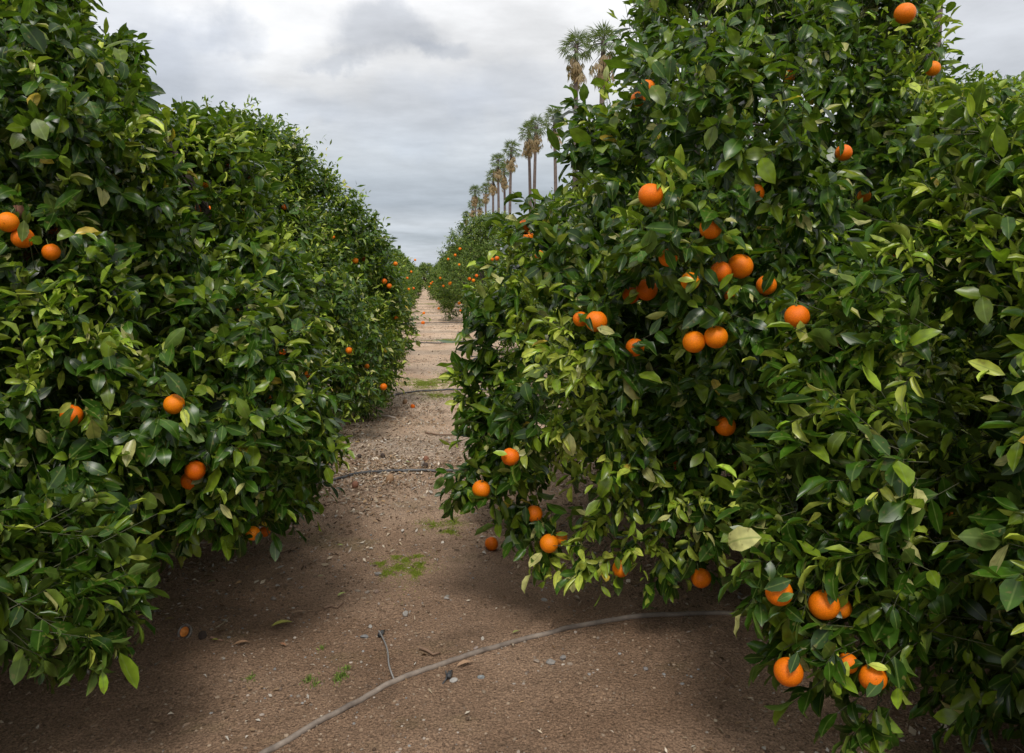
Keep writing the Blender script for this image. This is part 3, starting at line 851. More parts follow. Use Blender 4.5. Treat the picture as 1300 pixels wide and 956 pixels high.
for k, (px, py, Y, lb) in enumerate(palms):
    p = at(px, py, Y)
    ln_ = .018 * math.sin(k * 2.7); palm(p[0] - ln_ * p[2], p[1], p[2], 200 + k, lb, 1, ln_)
palm(13.3, 20.0, 17.0, 300, 'nearest palm, only its thick trunk showing at the top right', 2, .0)
for k, Y in enumerate([33, 46]):
    palm(13.6, Y, 20.5, 310 + k, ['palm trunk glimpsed through leaves left of the nearest palm trunk', 'palm further down the line, hidden in the top of the fruit-laden tree'][k], 2, .0)

# ------------------------------------------------------------------ ground
def graded(lo, hi, step0, grow_):
    a = [0.0]; s = step0
    while a[-1] < hi: a.append(a[-1] + s); s *= grow_
    b = [0.0]; s = step0
    while b[-1] > lo: b.append(b[-1] - s); s *= grow_
    return np.array(sorted(set(b[1:] + a)))
xs = graded(-900, 900, .04, 1.022)
ys = graded(-60, 1600, .04, 1.0125) + 3.5
GX, GY = np.meshgrid(xs, ys)
GZ = ground_z(GX, GY)
nx, ny = len(xs), len(ys)
i = np.arange(ny - 1)[:, None]; j = np.arange(nx - 1)[None, :]
a = i * nx + j
quads = np.stack([a, a + 1, a + nx + 1, a + nx], -1).reshape(-1, 4)
def ground_mat():
    m = bpy.data.materials.new('orchard_soil')
    nt, N, L = nodes_of(m)
    out = N.new('ShaderNodeOutputMaterial'); p = N.new('ShaderNodeBsdfPrincipled'); L.new(p.outputs[0], out.inputs[0])
    p.inputs['Roughness'].default_value = .95; p.inputs['Specular IOR Level'].default_value = .15
    tc = N.new('ShaderNodeTexCoord'); sep = N.new('ShaderNodeSeparateXYZ'); L.new(tc.outputs['Object'], sep.inputs[0])
    def noise(scale, detail=6, rough=.6, sy=None):
        t = N.new('ShaderNodeTexNoise'); t.inputs['Scale'].default_value = scale; t.inputs['Detail'].default_value = detail; t.inputs['Roughness'].default_value = rough
        if sy:
            mp = N.new('ShaderNodeMapping'); mp.inputs['Scale'].default_value = sy; L.new(tc.outputs['Object'], mp.inputs[0]); L.new(mp.outputs[0], t.inputs['Vector'])
        else: L.new(tc.outputs['Object'], t.inputs['Vector'])
        return t
    def mr(src, a, b, c, d, smooth=False):
        q = N.new('ShaderNodeMapRange'); q.inputs[1].default_value = a; q.inputs[2].default_value = b; q.inputs[3].default_value = c; q.inputs[4].default_value = d
        if smooth: q.interpolation_type = 'SMOOTHSTEP'
        L.new(src, q.inputs[0]); return q.outputs[0]
    def mix(f, a, b, mode='MIX'):
        q = N.new('ShaderNodeMixRGB'); q.blend_type = mode
        for s, v in ((0, f), (1, a), (2, b)):
            if isinstance(v, (int, float)): q.inputs[s].default_value = v
            elif isinstance(v, tuple): q.inputs[s].default_value = (*v, 1)
            else: L.new(v, q.inputs[s])
        return q.outputs[0]
    n1 = noise(.9, 8, .62)
    brown = mix(mr(n1.outputs['Fac'], .35, .65, 0, 1), (.225, .140, .087), (.41, .275, .186))
    # the path surface is drier and paler further on
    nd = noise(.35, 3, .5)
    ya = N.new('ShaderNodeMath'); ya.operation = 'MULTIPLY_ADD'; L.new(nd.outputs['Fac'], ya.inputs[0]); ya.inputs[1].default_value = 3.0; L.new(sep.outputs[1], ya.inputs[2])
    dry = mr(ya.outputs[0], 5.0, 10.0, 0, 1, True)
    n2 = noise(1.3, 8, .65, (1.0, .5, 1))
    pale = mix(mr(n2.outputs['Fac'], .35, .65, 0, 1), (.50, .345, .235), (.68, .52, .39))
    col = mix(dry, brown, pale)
    # litter-grey bands across the path
    w = N.new('ShaderNodeTexWave'); w.wave_type = 'BANDS'; w.bands_direction = 'Y'; w.inputs['Scale'].default_value = .098; w.inputs['Distortion'].default_value = 1.6
    w.inputs['Detail'].default_value = 3; w.inputs['Phase Offset'].default_value = 1.2; L.new(tc.outputs['Object'], w.inputs[0])
    band = mr(w.outputs['Fac'], .55, .95, 0, .55)
    n3 = noise(55, 5, .7)
    lit = mix(mr(n3.outputs['Fac'], .4, .62, 0, 1), (.16, .115, .08), (.54, .46, .38))
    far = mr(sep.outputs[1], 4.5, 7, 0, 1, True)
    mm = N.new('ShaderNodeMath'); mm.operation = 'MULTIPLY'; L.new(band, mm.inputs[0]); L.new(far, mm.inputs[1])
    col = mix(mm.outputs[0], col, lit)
    # fine grit
    n4 = noise(130, 3, .6)
    col = mix(1, col, mix(mr(n4.outputs['Fac'], .32, .68, 0, 1), (.50, .50, .50), (1.5, 1.48, 1.46)), 'MULTIPLY')
    # damp patches
    n6 = noise(2.3, 6, .6)
    col = mix(mr(n6.outputs['Fac'], .52, .70, 0, .5), col, (.12, .08, .054))
    # greenish algae film
    n5 = noise(1.1, 7, .68, (.8, 1.3, 1))
    g1 = mr(n5.outputs['Fac'], .56, .70, 0, .45)
    col = mix(g1, col, (.15, .145, .05))
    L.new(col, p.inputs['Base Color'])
    b = N.new('ShaderNodeBump'); b.inputs['Strength'].default_value = 1; b.inputs['Distance'].default_value = .03
    nb = noise(38, 8, .7); L.new(nb.outputs['Fac'], b.inputs['Height'])
    b2 = N.new('ShaderNodeBump'); b2.inputs['Strength'].default_value = .8; b2.inputs['Distance'].default_value = .010
    v = N.new('ShaderNodeTexVoronoi'); v.inputs['Scale'].default_value = 70; L.new(tc.outputs['Object'], v.inputs['Vector'])
    L.new(v.outputs['Distance'], b2.inputs['Height']); L.new(b.outputs[0], b2.inputs['Normal'])
    L.new(b2.outputs[0], p.inputs['Normal'])
    return m
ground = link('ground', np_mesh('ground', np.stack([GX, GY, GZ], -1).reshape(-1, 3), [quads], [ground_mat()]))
tag(ground, kind='structure')

# ------------------------------------------------------------------ hoses
M_HOSE = principled_mat('weathered_hose', (.12, .095, .078), .75, (9, (.30, .245, .20), .35, .65))
M_HOSEB = principled_mat('black_drip_hose', (.035, .037, .042), .45, (18, (.13, .125, .12), .45, .7))
def hose(pts, rad, name, label, mat, lift=1.0, cat='hose', group=None):
    P = np.array(pts)
    t = np.linspace(0, 1, len(P)); tt = np.linspace(0, 1, len(P) * 10)
    # smooth (Catmull-Rom)
    out = []
    Pe = np.vstack([2 * P[0] - P[1], P, 2 * P[-1] - P[-2]])
    for k in range(len(P) - 1):
        p0, p1, p2, p3 = Pe[k:k + 4]
        for q in np.linspace(0, 1, 10, endpoint=False):
            out.append(.5 * (2 * p1 + (p2 - p0) * q + (2 * p0 - 5 * p1 + 4 * p2 - p3) * q * q + (3 * p1 - p0 - 3 * p2 + p3) * q ** 3))
    out.append(P[-1]); out = np.array(out)
    if lift: out[:, 2] = ground_z(out[:, 0], out[:, 1]) + rad * lift + out[:, 2]
    V, fs = tubes([(out, np.full(len(out), rad))], 12)
    o = link(name, np_mesh(name, V, fs, [mat])); tag(o, label, cat, group)
    return o
def gp(l): return [np.array([*on_ground(x, y)[:2], 0.0]) for x, y in l]
h1 = hose(gp([(250, 1010), (400, 921), (455, 893), (505, 867), (560, 847), (620, 828), (690, 808), (745, 797), (800, 791), (870, 786), (945, 783), (1050, 783)]), 
    .0112, 'irrigation_hose',
     'grey weathered irrigation hose curving across the foreground dirt under the right trees', M_HOSE, lift=.55)
h2 = hose(gp([(330, 648), (370, 634), (400, 622), (430, 612), (460, 605), (500, 601), (540, 600), (580, 600), (640, 603)]), .012, 'irrigation_hose',
     'black drip hose lying in the leaf litter between the near trees', M_HOSEB)
h3 = hose(gp([(440, 520), (480, 510), (500, 503), (520, 498), (555, 496), (600, 496), (640, 497)]), .012, 'irrigation_hose', 'pale-topped hose crossing the path beside the green moss strip', M_HOSEB)
h4 = hose(gp([(480, 434), (520, 435), (560, 436), (610, 434)]), .014, 'irrigation_hose', 'thin dark hose line crossing the distant pale dirt', M_HOSEB)
h5 = hose(gp([(490, 411), (520, 411), (560, 410), (600, 411)]), .014, 'irrigation_hose', 'furthest dark hose line crossing the path', M_HOSEB)
def thin(pts3, rad, name, label, mat):
    return hose(pts3, rad, name, label, mat, lift=0, cat='drip tube')
def g3(px, py, z):
    p = on_ground(px, py); d = ray(px, py); p = CAM + d * ((z - CAMH) / d[2]); return p
thin([g3(481, 801, .02) , g3(487, 812, .03), g3(492, 826, .045), g3(494, 845, .05), g3(500, 862, .02), g3(503, 870, .0)], .0035, 'drip_tube', 'thin grey drip tube standing up left of the foreground hose end', principled_mat('grey_tube', (.22, .21, .20), .5))
thin([g3(566, 852, .02), g3(567, 860, .028), g3(562, 868, .012), g3(555, 876, .0)], .0032, 'drip_tube', 'short curled drip tube hooked under the foreground hose', M_HOSEB)
def emitter(px, py, label):
    p = on_ground(px, py); z = float(ground_z(p[0], p[1]))
    V, fs = tubes([(np.array([[0, 0, 0], [.01, 0, 0], [.012, 0, 0], [.05, 0, 0], [.052, 0, 0], [.075, 0, 0]]), np.array([.004, .004, .011, .011, .005, .004]))], 10)
    o = link('drip_emitter', np_mesh('drip_emitter', V, fs, [M_HOSEB]), None, (p[0], p[1], z + .012)); o.rotation_euler = (0, .1, R(75))
    tag(o, label, 'drip emitter'); return o
emitter(481, 812, 'small dark drip emitter lying on the soil above the thin grey tube')
emitter(568, 868, 'dark grey drip emitter hanging just under the foreground hose')

# ------------------------------------------------------------------ litter, gravel, moss, grass
def scatter_xy(n, x0, x1, y0, y1, dens=None):
    x = rng.uniform(x0, x1, n); y = rng.uniform(y0, y1, n)
    if dens is not None:
        k = rng.random(n) < dens(x, y); x, y = x[k], y[k]
    return x, y
def litter(name, n, area, dens, L0, cols, label, lod=1, lift=.004):
    x, y = scatter_xy(n, *area, dens); n = len(x)
    p = np.stack([x, y, ground_z(x, y) + lift + rng.random(n) * .008], 1)
    az = rng.random(n) * 6.28
    l = norm(np.stack([np.cos(az), np.sin(az), rng.normal(0, .22, n)], 1)); nn = norm(np.stack([rng.normal(0, .4, n), rng.normal(0, .4, n), np.ones(n)], 1))
    L = L0 * rng.uniform(.4, 1.25, n)
    cols = np.array(cols); c = cols[rng.integers(0, len(cols), n)] * rng.uniform(.6, 1.2, (n, 1))
    lv = Leaves(); lv.add(p=p, l=l, n=nn, L=L, W=L * rng.uniform(.12, .3, n), fold=rng.normal(.5, .4, n), bend=rng.normal(.2, .8, n), col=c, lod=np.full(n, lod)); lv.pack()
    o = link(name, leaves_to_mesh(name, lv, M_DRY)); tag(o, label, 'leaf litter', kind='stuff'); return o
def dry_mat():
    m = bpy.data.materials.new('dry_leaf'); nt, N, L = nodes_of(m)
    out = N.new('ShaderNodeOutputMaterial'); p = N.new('ShaderNodeBsdfPrincipled'); L.new(p.outputs[0], out.inputs[0])
    a_ = N.new('ShaderNodeAttribute'); a_.attribute_name = 'tone'; L.new(a_.outputs['Color'], p.inputs['Base Color']); p.inputs['Roughness'].default_value = .8; p.inputs['Specular IOR Level'].default_value = .25
    return m
M_DRY = dry_mat()
DRYC = [(.36, .28, .19), (.46, .37, .27), (.26, .17, .10), (.15, .09, .05), (.56, .48, .38), (.34, .22, .12), (.42, .38, .33)]
def band_d(x, y):
    n = vnoise(x * 2.2, y * 2.2, 8); c = np.exp(-((y - 6.6) / .95) ** 2) * 1.0 + .5 * np.exp(-((y - 9.6) / 1.1) ** 2) * (x < .2) + .10
    edge = np.clip(.35 + .5 * np.exp(-((x + .45) / .8) ** 2), 0, 1)
    return np.clip(c * (.25 + 1.1 * n) * edge * 1.4, 0, 1)
litter('leaf_litter', 85000, (-2.6, 2.4, 4.3, 12), band_d, .042, DRYC, 'grey-brown dry leaves spread in a band across the path', 1)
litter('leaf_litter', 16000, (-3.5, 4, 1.6, 5.2), lambda x, y: .06 + .5 * (vnoise(x * 1.7, y * 1.7, 9) > .62) * np.clip(np.abs(x - .1) - .3, .1, 1), .028, DRYC, 'scattered dry leaf bits on the foreground soil', 1)
litter('leaf_litter', 26000, (-3.5, 4.5, 12, 42), lambda x, y: np.clip(.15 + .9 * np.exp(-((((y - 6.6) % 5.3) - 2.6) / 1.0) ** 2), 0, 1) * .7, .07, DRYC, 'pale litter strips across the far path', 2)

def under(x, y):
    q = np.zeros_like(x)
    for T in TREES[:8]:
        q = np.maximum(q, np.exp(-(((x - T['c'][0]) ** 2 + (y - T['c'][1]) ** 2) / 1.9) ** 2))
    return np.clip(q * (.2 + vnoise(x * 2, y * 2, 40)), 0, 1) * .8
litter('leaf_litter', 60000, (-4.5, 4.5, .5, 12), under, .05, DRYC, 'brown drifts of dead leaves under the orange trees', 1)
def pebbles(name, n, area, dens, smin, smax, cols, label):
    x, y = scatter_xy(n, *area, dens); n = len(x)
    phi = (1 + 5 ** .5) / 2
    ico = norm(np.array([[-1, phi, 0], [1, phi, 0], [-1, -phi, 0], [1, -phi, 0], [0, -1, phi], [0, 1, phi], [0, -1, -phi], [0, 1, -phi], [phi, 0, -1], [phi, 0, 1], [-phi, 0, -1], [-phi, 0, 1]], float))
    f = np.array([[0, 11, 5], [0, 5, 1], [0, 1, 7], [0, 7, 10], [0, 10, 11], [1, 5, 9], [5, 11, 4], [11, 10, 2], [10, 7, 6], [7, 1, 8], [3, 9, 4], [3, 4, 2], [3, 2, 6], [3, 6, 8], [3, 8, 9], [4, 9, 5], [2, 4, 11], [6, 2, 10], [8, 6, 7], [9, 8, 1]])
    s = smin + (smax - smin) * rng.random(n) ** 3
    sc = np.stack([s * rng.uniform(.8, 1.4, n), s * rng.uniform(.7, 1.1, n), s * rng.uniform(.45, .8, n)], 1)
    az = rng.random(n) * 6.28; ca, sa = np.cos(az), np.sin(az)
    P = ico[None] * (1 + rng.uniform(-.18, .18, (n, 12, 1))) * sc[:, None, :]
    X = P[..., 0] * ca[:, None] - P[..., 1] * sa[:, None]; Y = P[..., 0] * sa[:, None] + P[..., 1] * ca[:, None]
    V = np.stack([X + x[:, None], Y + y[:, None], P[..., 2] + (ground_z(x, y) + sc[:, 2] * .35)[:, None]], -1)
    F_ = (np.arange(n)[:, None, None] * 12 + f[None]).reshape(-1, 3)
    cols = np.array(cols); c = cols[rng.integers(0, len(cols), n)] * rng.uniform(.7, 1.15, (n, 1))
    o = link(name, np_mesh(name, V.reshape(-1, 3), [F_], [M_DRY], None, np.repeat(c, 12, 0), None, smooth=False)); tag(o, label, 'gravel', kind='stuff'); return o
STC = [(.30, .24, .19), (.38, .32, .27), (.24, .17, .12), (.44, .38, .32), (.18, .13, .10), (.27, .26, .25)]
pebbles('gravel', 34000, (-2.4, 3.2, 1.8, 6), lambda x, y: np.clip(.22 + .8 * (vnoise(x * 2.6, y * 2.6, 12) - .45), .05, 1), .0012, .0085, STC, 'small grey and tan gravel scattered over the foreground soil')
pebbles('gravel', 16000, (-2.4, 2.6, 6, 16), lambda x, y: (.9 * np.ones_like(x)), .003, .010, STC, 'small gravel scattered along the path further on')
SOILC = [(.19, .125, .08), (.26, .18, .12), (.13, .085, .055), (.32, .24, .17)]
pebbles('soil_crumbs', 60000, (-2.6, 3.4, 1.8, 7.5), lambda x, y: np.clip(vnoise(x * 3, y * 3, 31) * 1.3, .15, 1), .0012, .009, SOILC, 'brown soil crumbs over the foreground ground')

# single stones
def stone(px, py, s, label, col):
    p = on_ground(px, py); r_ = s * p[1] / 1000 / 2
    g = np.random.default_rng(int(px * 7 + py))
    seg, rings = 12, 8; V = []
    for i_ in range(rings + 1):
        t = math.pi * i_ / rings
        for j_ in range(seg):
            a = 2 * math.pi * j_ / seg
            V.append([math.sin(t) * math.cos(a), math.sin(t) * math.sin(a), math.cos(t)])
    V = np.array(V); k = g.normal(size=(5, 3)); 
    planes = norm(k)
    for q in range(5):
        dd = V @ planes[q]; V = V - planes[q] * np.maximum(dd - .62, 0)[:, None] * .9
    V = V * np.array([1.2, .8, .6]) * r_
    F_ = []
    for i_ in range(rings):
        for j_ in range(seg):
            a = i_ * seg + j_; b = i_ * seg + (j_ + 1) % seg; F_.append((a, a + seg, b + seg, b))
    m = principled_mat('stone', tuple(c * .45 for c in col), .9, (60, tuple(c * .75 for c in col), .3, .7), (90, .6, .004))
    o = link('stone', np_mesh('stone', V, [np.array(F_)], [m], smooth=False), None, (p[0], p[1], float(ground_z(p[0], p[1])) + r_ * .3))
    o.rotation_euler = (0, 0, g.random() * 6.28); tag(o, label, 'stone', 'stones lying on the foreground soil')
for a_ in [(463, 810, 10, 'grey stone left of the standing drip tube', (.30, .30, .30)), (480, 729, 9, 'rough stone just below the green moss patches', (.38, .35, .32)),
           (515, 780, 11, 'pale stone right of centre in the foreground soil', (.48, .44, .40)), (567, 759, 8, 'light stone between the moss and the hose', (.5, .46, .42)),
           (699, 843, 13, 'larger grey stone right of a pair under the hose', (.40, .37, .34)), (715, 838, 11, 'angular grey stone right end of the group below the hose', (.38, .35, .33)),
           (681, 841, 9, 'tan stone left end of the group below the hose', (.46, .36, .28)), (724, 845, 8, 'tan pebble at the right of the group below the hose', (.48, .38, .29)),
           (820, 853, 9, 'lone grey stone in the shade below the hose', (.34, .31, .30)), (611, 862, 9, 'flat bluish stone below the hose', (.40, .43, .44)),
           (604, 826, 7, 'pinkish pebble just above the hose', (.50, .40, .35)), (470, 795, 7, 'white chip left of the drip tube', (.62, .58, .53)), (568, 755, 6, 'dull pebble in the path centre', (.4, .36, .3)),
           (454, 749, 7, 'round tan pebble left in the pebble cluster below the moss', (.42, .34, .26)), (466, 750, 8, 'round tan pebble in the middle of the pebble cluster', (.44, .36, .29)), (478, 750, 8, 'reddish pebble at the right of the pebble cluster', (.40, .28, .21)),
           (576, 868, 10, 'white stone hard under the hose', (.55, .52, .48)), (691, 762, 8, 'white pebble in the shade right of the path', (.5, .47, .43)), (352, 744, 6, 'white pebble on the left of the path', (.5, .47, .43)),
           (347, 758, 9, 'dull stone on the left of the path', (.33, .27, .22)), (382, 745, 6, 'small white pebble right of the dull one', (.55, .5, .45))]:
    stone(*a_)

# moss and grass
def tufts(name, spots, label, n, h, cols, cat='grass'):
    P = []; l = []; 
    for (px, py, rx, ry, k) in spots:
        c = on_ground(px, py); c2 = on_ground(px + rx, py)[0] - c[0]; c3 = on_ground(px, py - ry)[1] - c[1]
        m = int(n * k); a = rng.random(m) * 6.28; q = np.abs(rng.normal(0, .75, m)) * (1 + .45 * np.sin(a * 3 + px) + .3 * np.sin(a * 5 + py))
        nz = vnoise(px + np.cos(a) * q * 5, py + np.sin(a) * q * 5, 3) > .3
        P.append(np.stack([c[0] + c2 * q * np.cos(a), c[1] + c3 * q * np.sin(a)], 1)[nz])
    P = np.concatenate(P); m = len(P)
    p = np.stack([P[:, 0], P[:, 1], ground_z(P[:, 0], P[:, 1]) - .001], 1)
    l = norm(np.stack([rng.normal(0, .6, m), rng.normal(0, .6, m), np.ones(m)], 1)); nn = norm(rng.normal(size=(m, 3)))
    cols = np.array(cols); c = cols[rng.integers(0, len(cols), m)] * rng.uniform(.7, 1.3, (m, 1))
    L = h * rng.uniform(.4, 1.2, m)
    lv = Leaves(); lv.add(p=p, l=l, n=nn, L=L, W=L * .05 + .0008, fold=np.full(m, .2), bend=rng.normal(.3, .4, m), col=c, lod=np.full(m, 2)); lv.pack()
    o = link(name, leaves_to_mesh(name, lv, M_DRY)); tag(o, label, cat, kind='stuff')
MOSS = [(.20, .27, .02), (.15, .21, .02), (.27, .30, .05)]
tufts('moss', [(483, 713, 6, 3, .5), (514, 709, 6, 3, .6), (492, 727, 7, 4, .6), (506, 720, 8, 3, .6), (528, 727, 6, 4, .7), (533, 716, 5, 3, .5), (503, 705, 5, 2, .3), (530, 705, 5, 2, .3), (570, 673, 9, 2.5, .8), (548, 666, 16, 5, .6), (575, 662, 14, 6, .6), (522, 720, 30, 15, .5)],
      'bright green moss dots on the soil in the middle of the path', 5000, .009, MOSS, 'moss')
tufts('moss', [(540, 488, 30, 5, 3), (575, 482, 24, 5, 3), (560, 502, 22, 2.5, 1.2), (570, 433, 22, 1.2, 2), (545, 386, 14, .8, 2)], 'green moss strips beside the far hoses', 6000, .02, [(.26, .31, .05), (.20, .26, .035)], 'moss')
tufts('grass', [(392, 862, 5, 4, .7), (400, 868, 5, 4, .5), (430, 862, 6, 5, 1), (437, 858, 4, 3, .5), (409, 822, 4, 3, .3), (318, 858, 6, 4, .4), (441, 850, 3, 2, .3)], 'tiny green grass sprouts at the near edge of the soil', 160, .022, [(.12, .20, .03), (.18, .25, .05)])

# fallen single leaves
def fallen_leaf(px, py, lpx, ang, col, label, wf=.17, name='fallen_leaf'):
    p = on_ground(px, py); L = lpx * p[1] / 1000
    s, v, w, tri, quad = leaf_template(0)
    a = R(ang)
    x = (s - .5) * L * math.cos(a) - v * w * L * wf * math.sin(a); y = (s - .5) * L * math.sin(a) + v * w * L * wf * math.cos(a)
    z = .012 + .10 * L * np.abs(v) * w + .05 * L * np.sin(s * 3.1)
    m = principled_mat('fallen_leaf_skin', tuple(c * .7 for c in col), .6, (50, col, .3, .6))
    o = link(name, np_mesh(name, np.stack([x, y, z], 1), [quad, tri], [m]), None, (p[0], p[1], float(ground_z(p[0], p[1])))); tag(o, label, 'fallen leaf', 'single fallen leaves on the path')
for a_ in [(358, 793, 28, 22, (.36, .34, .06), 'long folded yellow-green leaf lying left in the foreground'), (434, 756, 14, 45, (.34, .40, .10), 'narrow light green fallen leaf in the middle of the path'),
           (407, 733, 8, 10, (.42, .42, .20), 'small pale fallen leaf left of the moss'), (432, 696, 9, -15, (.30, .36, .07), 'small yellow-green leaf up the path from the moss'),
           (380, 779, 20, 15, (.26, .16, .09), 'curled brown leaf beside the yellow folded one'), (359, 818, 12, -40, (.36, .17, .09), 'reddish brown dry leaf in the left foreground'),
           (307, 816, 20, 15, (.38, .22, .12), 'tan dry leaf at the left edge of the foreground'), (273, 812, 9, 0, (.36, .38, .05), 'yellow leaf tip right of the split windfall orange'),
           (215, 784, 12, 10, (.30, .24, .07), 'yellow-brown leaf left of the split windfall'), (269, 745, 9, 30, (.30, .34, .12), 'pale green leaf in the shade under the left tree'),
           (655, 808, 12, 30, (.26, .28, .08), 'greenish leaf lying against the back of the hose'), (732, 762, 12, -60, (.34, .28, .20), 'curved dry leaf in the shade by the hose'),
           (826, 782, 15, 20, (.15, .20, .05), 'green leaf beside the hose in the shade'), (590, 848, 24, 25, (.40, .25, .15), 'long tan dry leaf right below the hose'), (453, 563, 8, 0, (.5, .36, .12), 'yellowish leaf at the upper edge of the litter band'),
           (517, 587, 7, -30, (.30, .38, .08), 'light green leaf in the leaf litter')]:
    fallen_leaf(*a_)
# twigs
def twig(pts, rad, label, col=(.16, .10, .065)):
    P = []
    for (px, py) in pts:
        q = on_ground(px, py); P.append([q[0], q[1], float(ground_z(q[0], q[1])) + rad * .8 + .004])
    P = np.array(P); n = len(P)
    V, fs = tubes([(P, np.linspace(rad, rad * .5, n))], 6)
    m = principled_mat('twig_bark', col, .85, (30, tuple(c * 1.5 for c in col), .3, .7))
    o = link('fallen_twig', np_mesh('fallen_twig', V, fs, [m])); tag(o, label, 'twig', 'twigs lying on the soil')
twig([(411, 772), (420, 769), (428, 771), (436, 766)], .006, 'short dark twig in the foreground left of the pebble cluster')
twig([(533, 826), (542, 829), (550, 833), (559, 831)], .008, 'bent dark twig piece just above the foreground hose')
twig([(268, 808), (275, 811), (283, 812)], .006, 'small curved stick beside the split windfall orange', (.26, .15, .10))
twig([(274, 795), (283, 790), (291, 782)], .003, 'thin pale stick standing out right of the left tree', (.28, .22, .14))
twig([(540, 552), (556, 554), (575, 557), (590, 556)], .010, 'dark twig on the upper path by the right tree')
twig([(472, 528), (480, 530), (492, 530), (502, 532)], .022, 'pale broken stick at the foot of the second left tree', (.36, .30, .25))
twig([(905, 845), (918, 852), (935, 866)], .005, 'thin twig with a green tip in the shade lower right')
twig([(345, 712), (368, 703), (377, 695)], .004, 'thin twig in the shade under the left tree')
twig([(420, 645), (445, 643), (470, 646)], .005, 'dark twig at the lower edge of the leaf litter')
twig([(700, 800), (704, 790)], .003, 'tiny twig standing by the hose in shade')
# windfalls
def windfall(px, py, dpx, label, mats, rough=.03, sink=.35, sq=.85):
    p = on_ground(px, py); d = dpx * p[1] / 1000
    me = orange_mesh('windfall_orange', 20, 14, rough, mats, int(px))
    o = link('windfall_orange', me, None, (p[0], p[1], float(ground_z(p[0], p[1])) + d * sink)); o.scale = (d, d, d * sq); o.rotation_euler = (1.2, .3, px)
    tag(o, label, 'fallen fruit', 'windfall oranges on the ground'); return o
windfall(495, 614, 13, 'shrivelled tan fruit in the leaf litter right of the hose bend', [M_ROT])
windfall(451, 621, 10, 'brown dried fruit half sunk in the leaf litter', [M_MOLD])
windfall(540, 593, 8, 'black dried fruit beside the drip hose', [M_ROTD])
windfall(486, 581, 7, 'dark shrivelled fruit above the drip hose', [M_ROTD])
windfall(456, 583, 7, 'dark fruit husk in the litter left', [M_ROTD])
windfall(541, 584, 8, 'dark reddish husk just above the black fruit', [M_MOLD])
windfall(514, 511, 7, 'brown dried fruit by the pale hose', [M_ROT])
windfall(524, 517, 6, 'small bright orange lying near the pale hose', [M_OR], 0)
windfall(537, 412, 5, 'orange lying on the distant pale dirt in mid path', [M_OR], 0)
windfall(538, 399, 4, 'yellow-orange fruit on the distant path', [M_OR], 0)
windfall(557, 393, 4, 'fallen orange at the foot of the distant right tree', [M_OR], 0)
windfall(585, 396, 4, 'fallen orange under the right side of the distant right tree', [M_OR], 0)
windfall(257, 806, 11, 'blackened husk next to the split windfall', [M_ROTD], .06)
windfall(624, 696, 18, 'bright orange lying on the soil at the skirt of the right tree', [M_OR], 0, .45, .97)
# split windfall: a half shell, hollow, grey rim, orange flesh
def half_orange(px, py, dpx, label):
    p = on_ground(px, py); d = dpx * p[1] / 1000; r_ = d / 2
    root = empty('split_orange', (p[0], p[1], float(ground_z(p[0], p[1])) + r_ * .55)); tag(root, label, 'fallen fruit', 'windfall oranges on the ground')
    root.rotation_euler = (R(55), R(0), R(-25))
    seg, rg = 24, 8
    def bowl(rr, depth, z0=0):
        V = [[rr * math.sin(t) * math.cos(a), rr * math.sin(t) * math.sin(a), -depth * math.cos(t) + z0] for t in np.linspace(0.001, math.pi / 2, rg + 1) for a in np.linspace(0, 2 * math.pi, seg, endpoint=False)]
        F_ = [(i_ * seg + j_, i_ * seg + (j_ + 1) % seg, (i_ + 1) * seg + (j_ + 1) % seg, (i_ + 1) * seg + j_) for i_ in range(rg) for j_ in range(seg)]
        return V, F_
    Vo, Fo = bowl(r_, r_ * .9); Vi, Fi = bowl(r_ * .80, r_ * .45)
    nv = len(Vo); V = Vo + Vi; F_ = Fo + [tuple(reversed([q + nv for q in f])) for f in Fi]
    lo = rg * seg; F_ += [(lo + j_, lo + (j_ + 1) % seg, nv + lo + (j_ + 1) % seg, nv + lo + j_) for j_ in range(seg)]
    link('peel', np_mesh('peel', np.array(V), [np.array(F_)], [principled_mat('old_peel', (.16, .12, .09), .85, (60, (.33, .30, .27), .3, .7))]), root)
    Vf, Ff = bowl(r_ * .62, r_ * .30, -.004)
    link('flesh', np_mesh('flesh', np.array(Vf) * np.array([1, 1, 1]) + np.array([0, 0, r_ * .12]), [np.array(Ff)], [principled_mat('dry_flesh', (.75, .22, .03), .6, (80, (.85, .36, .08), .3, .7))]), root)
half_orange(234, 803, 20, 'split windfall orange, open grey-rimmed shell with orange flesh, in the left foreground')

# ------------------------------------------------------------------ sky and light
SUN_EL, SUN_AZ = R(54), R(184)      # azimuth clockwise from +Y: high, from behind the camera
w = bpy.data.worlds.new('World'); SC.world = w; w.use_nodes = True
nt = w.node_tree; N = nt.nodes; L = nt.links; N.clear()
out = N.new('ShaderNodeOutputWorld'); bg = N.new('ShaderNodeBackground'); L.new(bg.outputs[0], out.inputs[0]); bg.inputs[1].default_value = .1
sky = N.new('ShaderNodeTexSky'); sky.sky_type = 'NISHITA'; sky.sun_disc = False; sky.sun_elevation = SUN_EL; sky.sun_rotation = SUN_AZ
tc = N.new('ShaderNodeTexCoord'); sep = N.new('ShaderNodeSeparateXYZ'); L.new(tc.outputs['Generated'], sep.inputs[0])
def math_(op, a, b=None, c=None):
    q = N.new('ShaderNodeMath'); q.operation = op
    for k, v in enumerate((a, b, c)):
        if v is None: continue
        if isinstance(v, (int, float)): q.inputs[k].default_value = v
        else: L.new(v, q.inputs[k])
    return q.outputs[0]
zc = math_('MAXIMUM', sep.outputs[2], 0.0)
den = math_('ADD', zc, .09)
u = math_('DIVIDE', sep.outputs[0], den); v = math_('DIVIDE', sep.outputs[1], den)
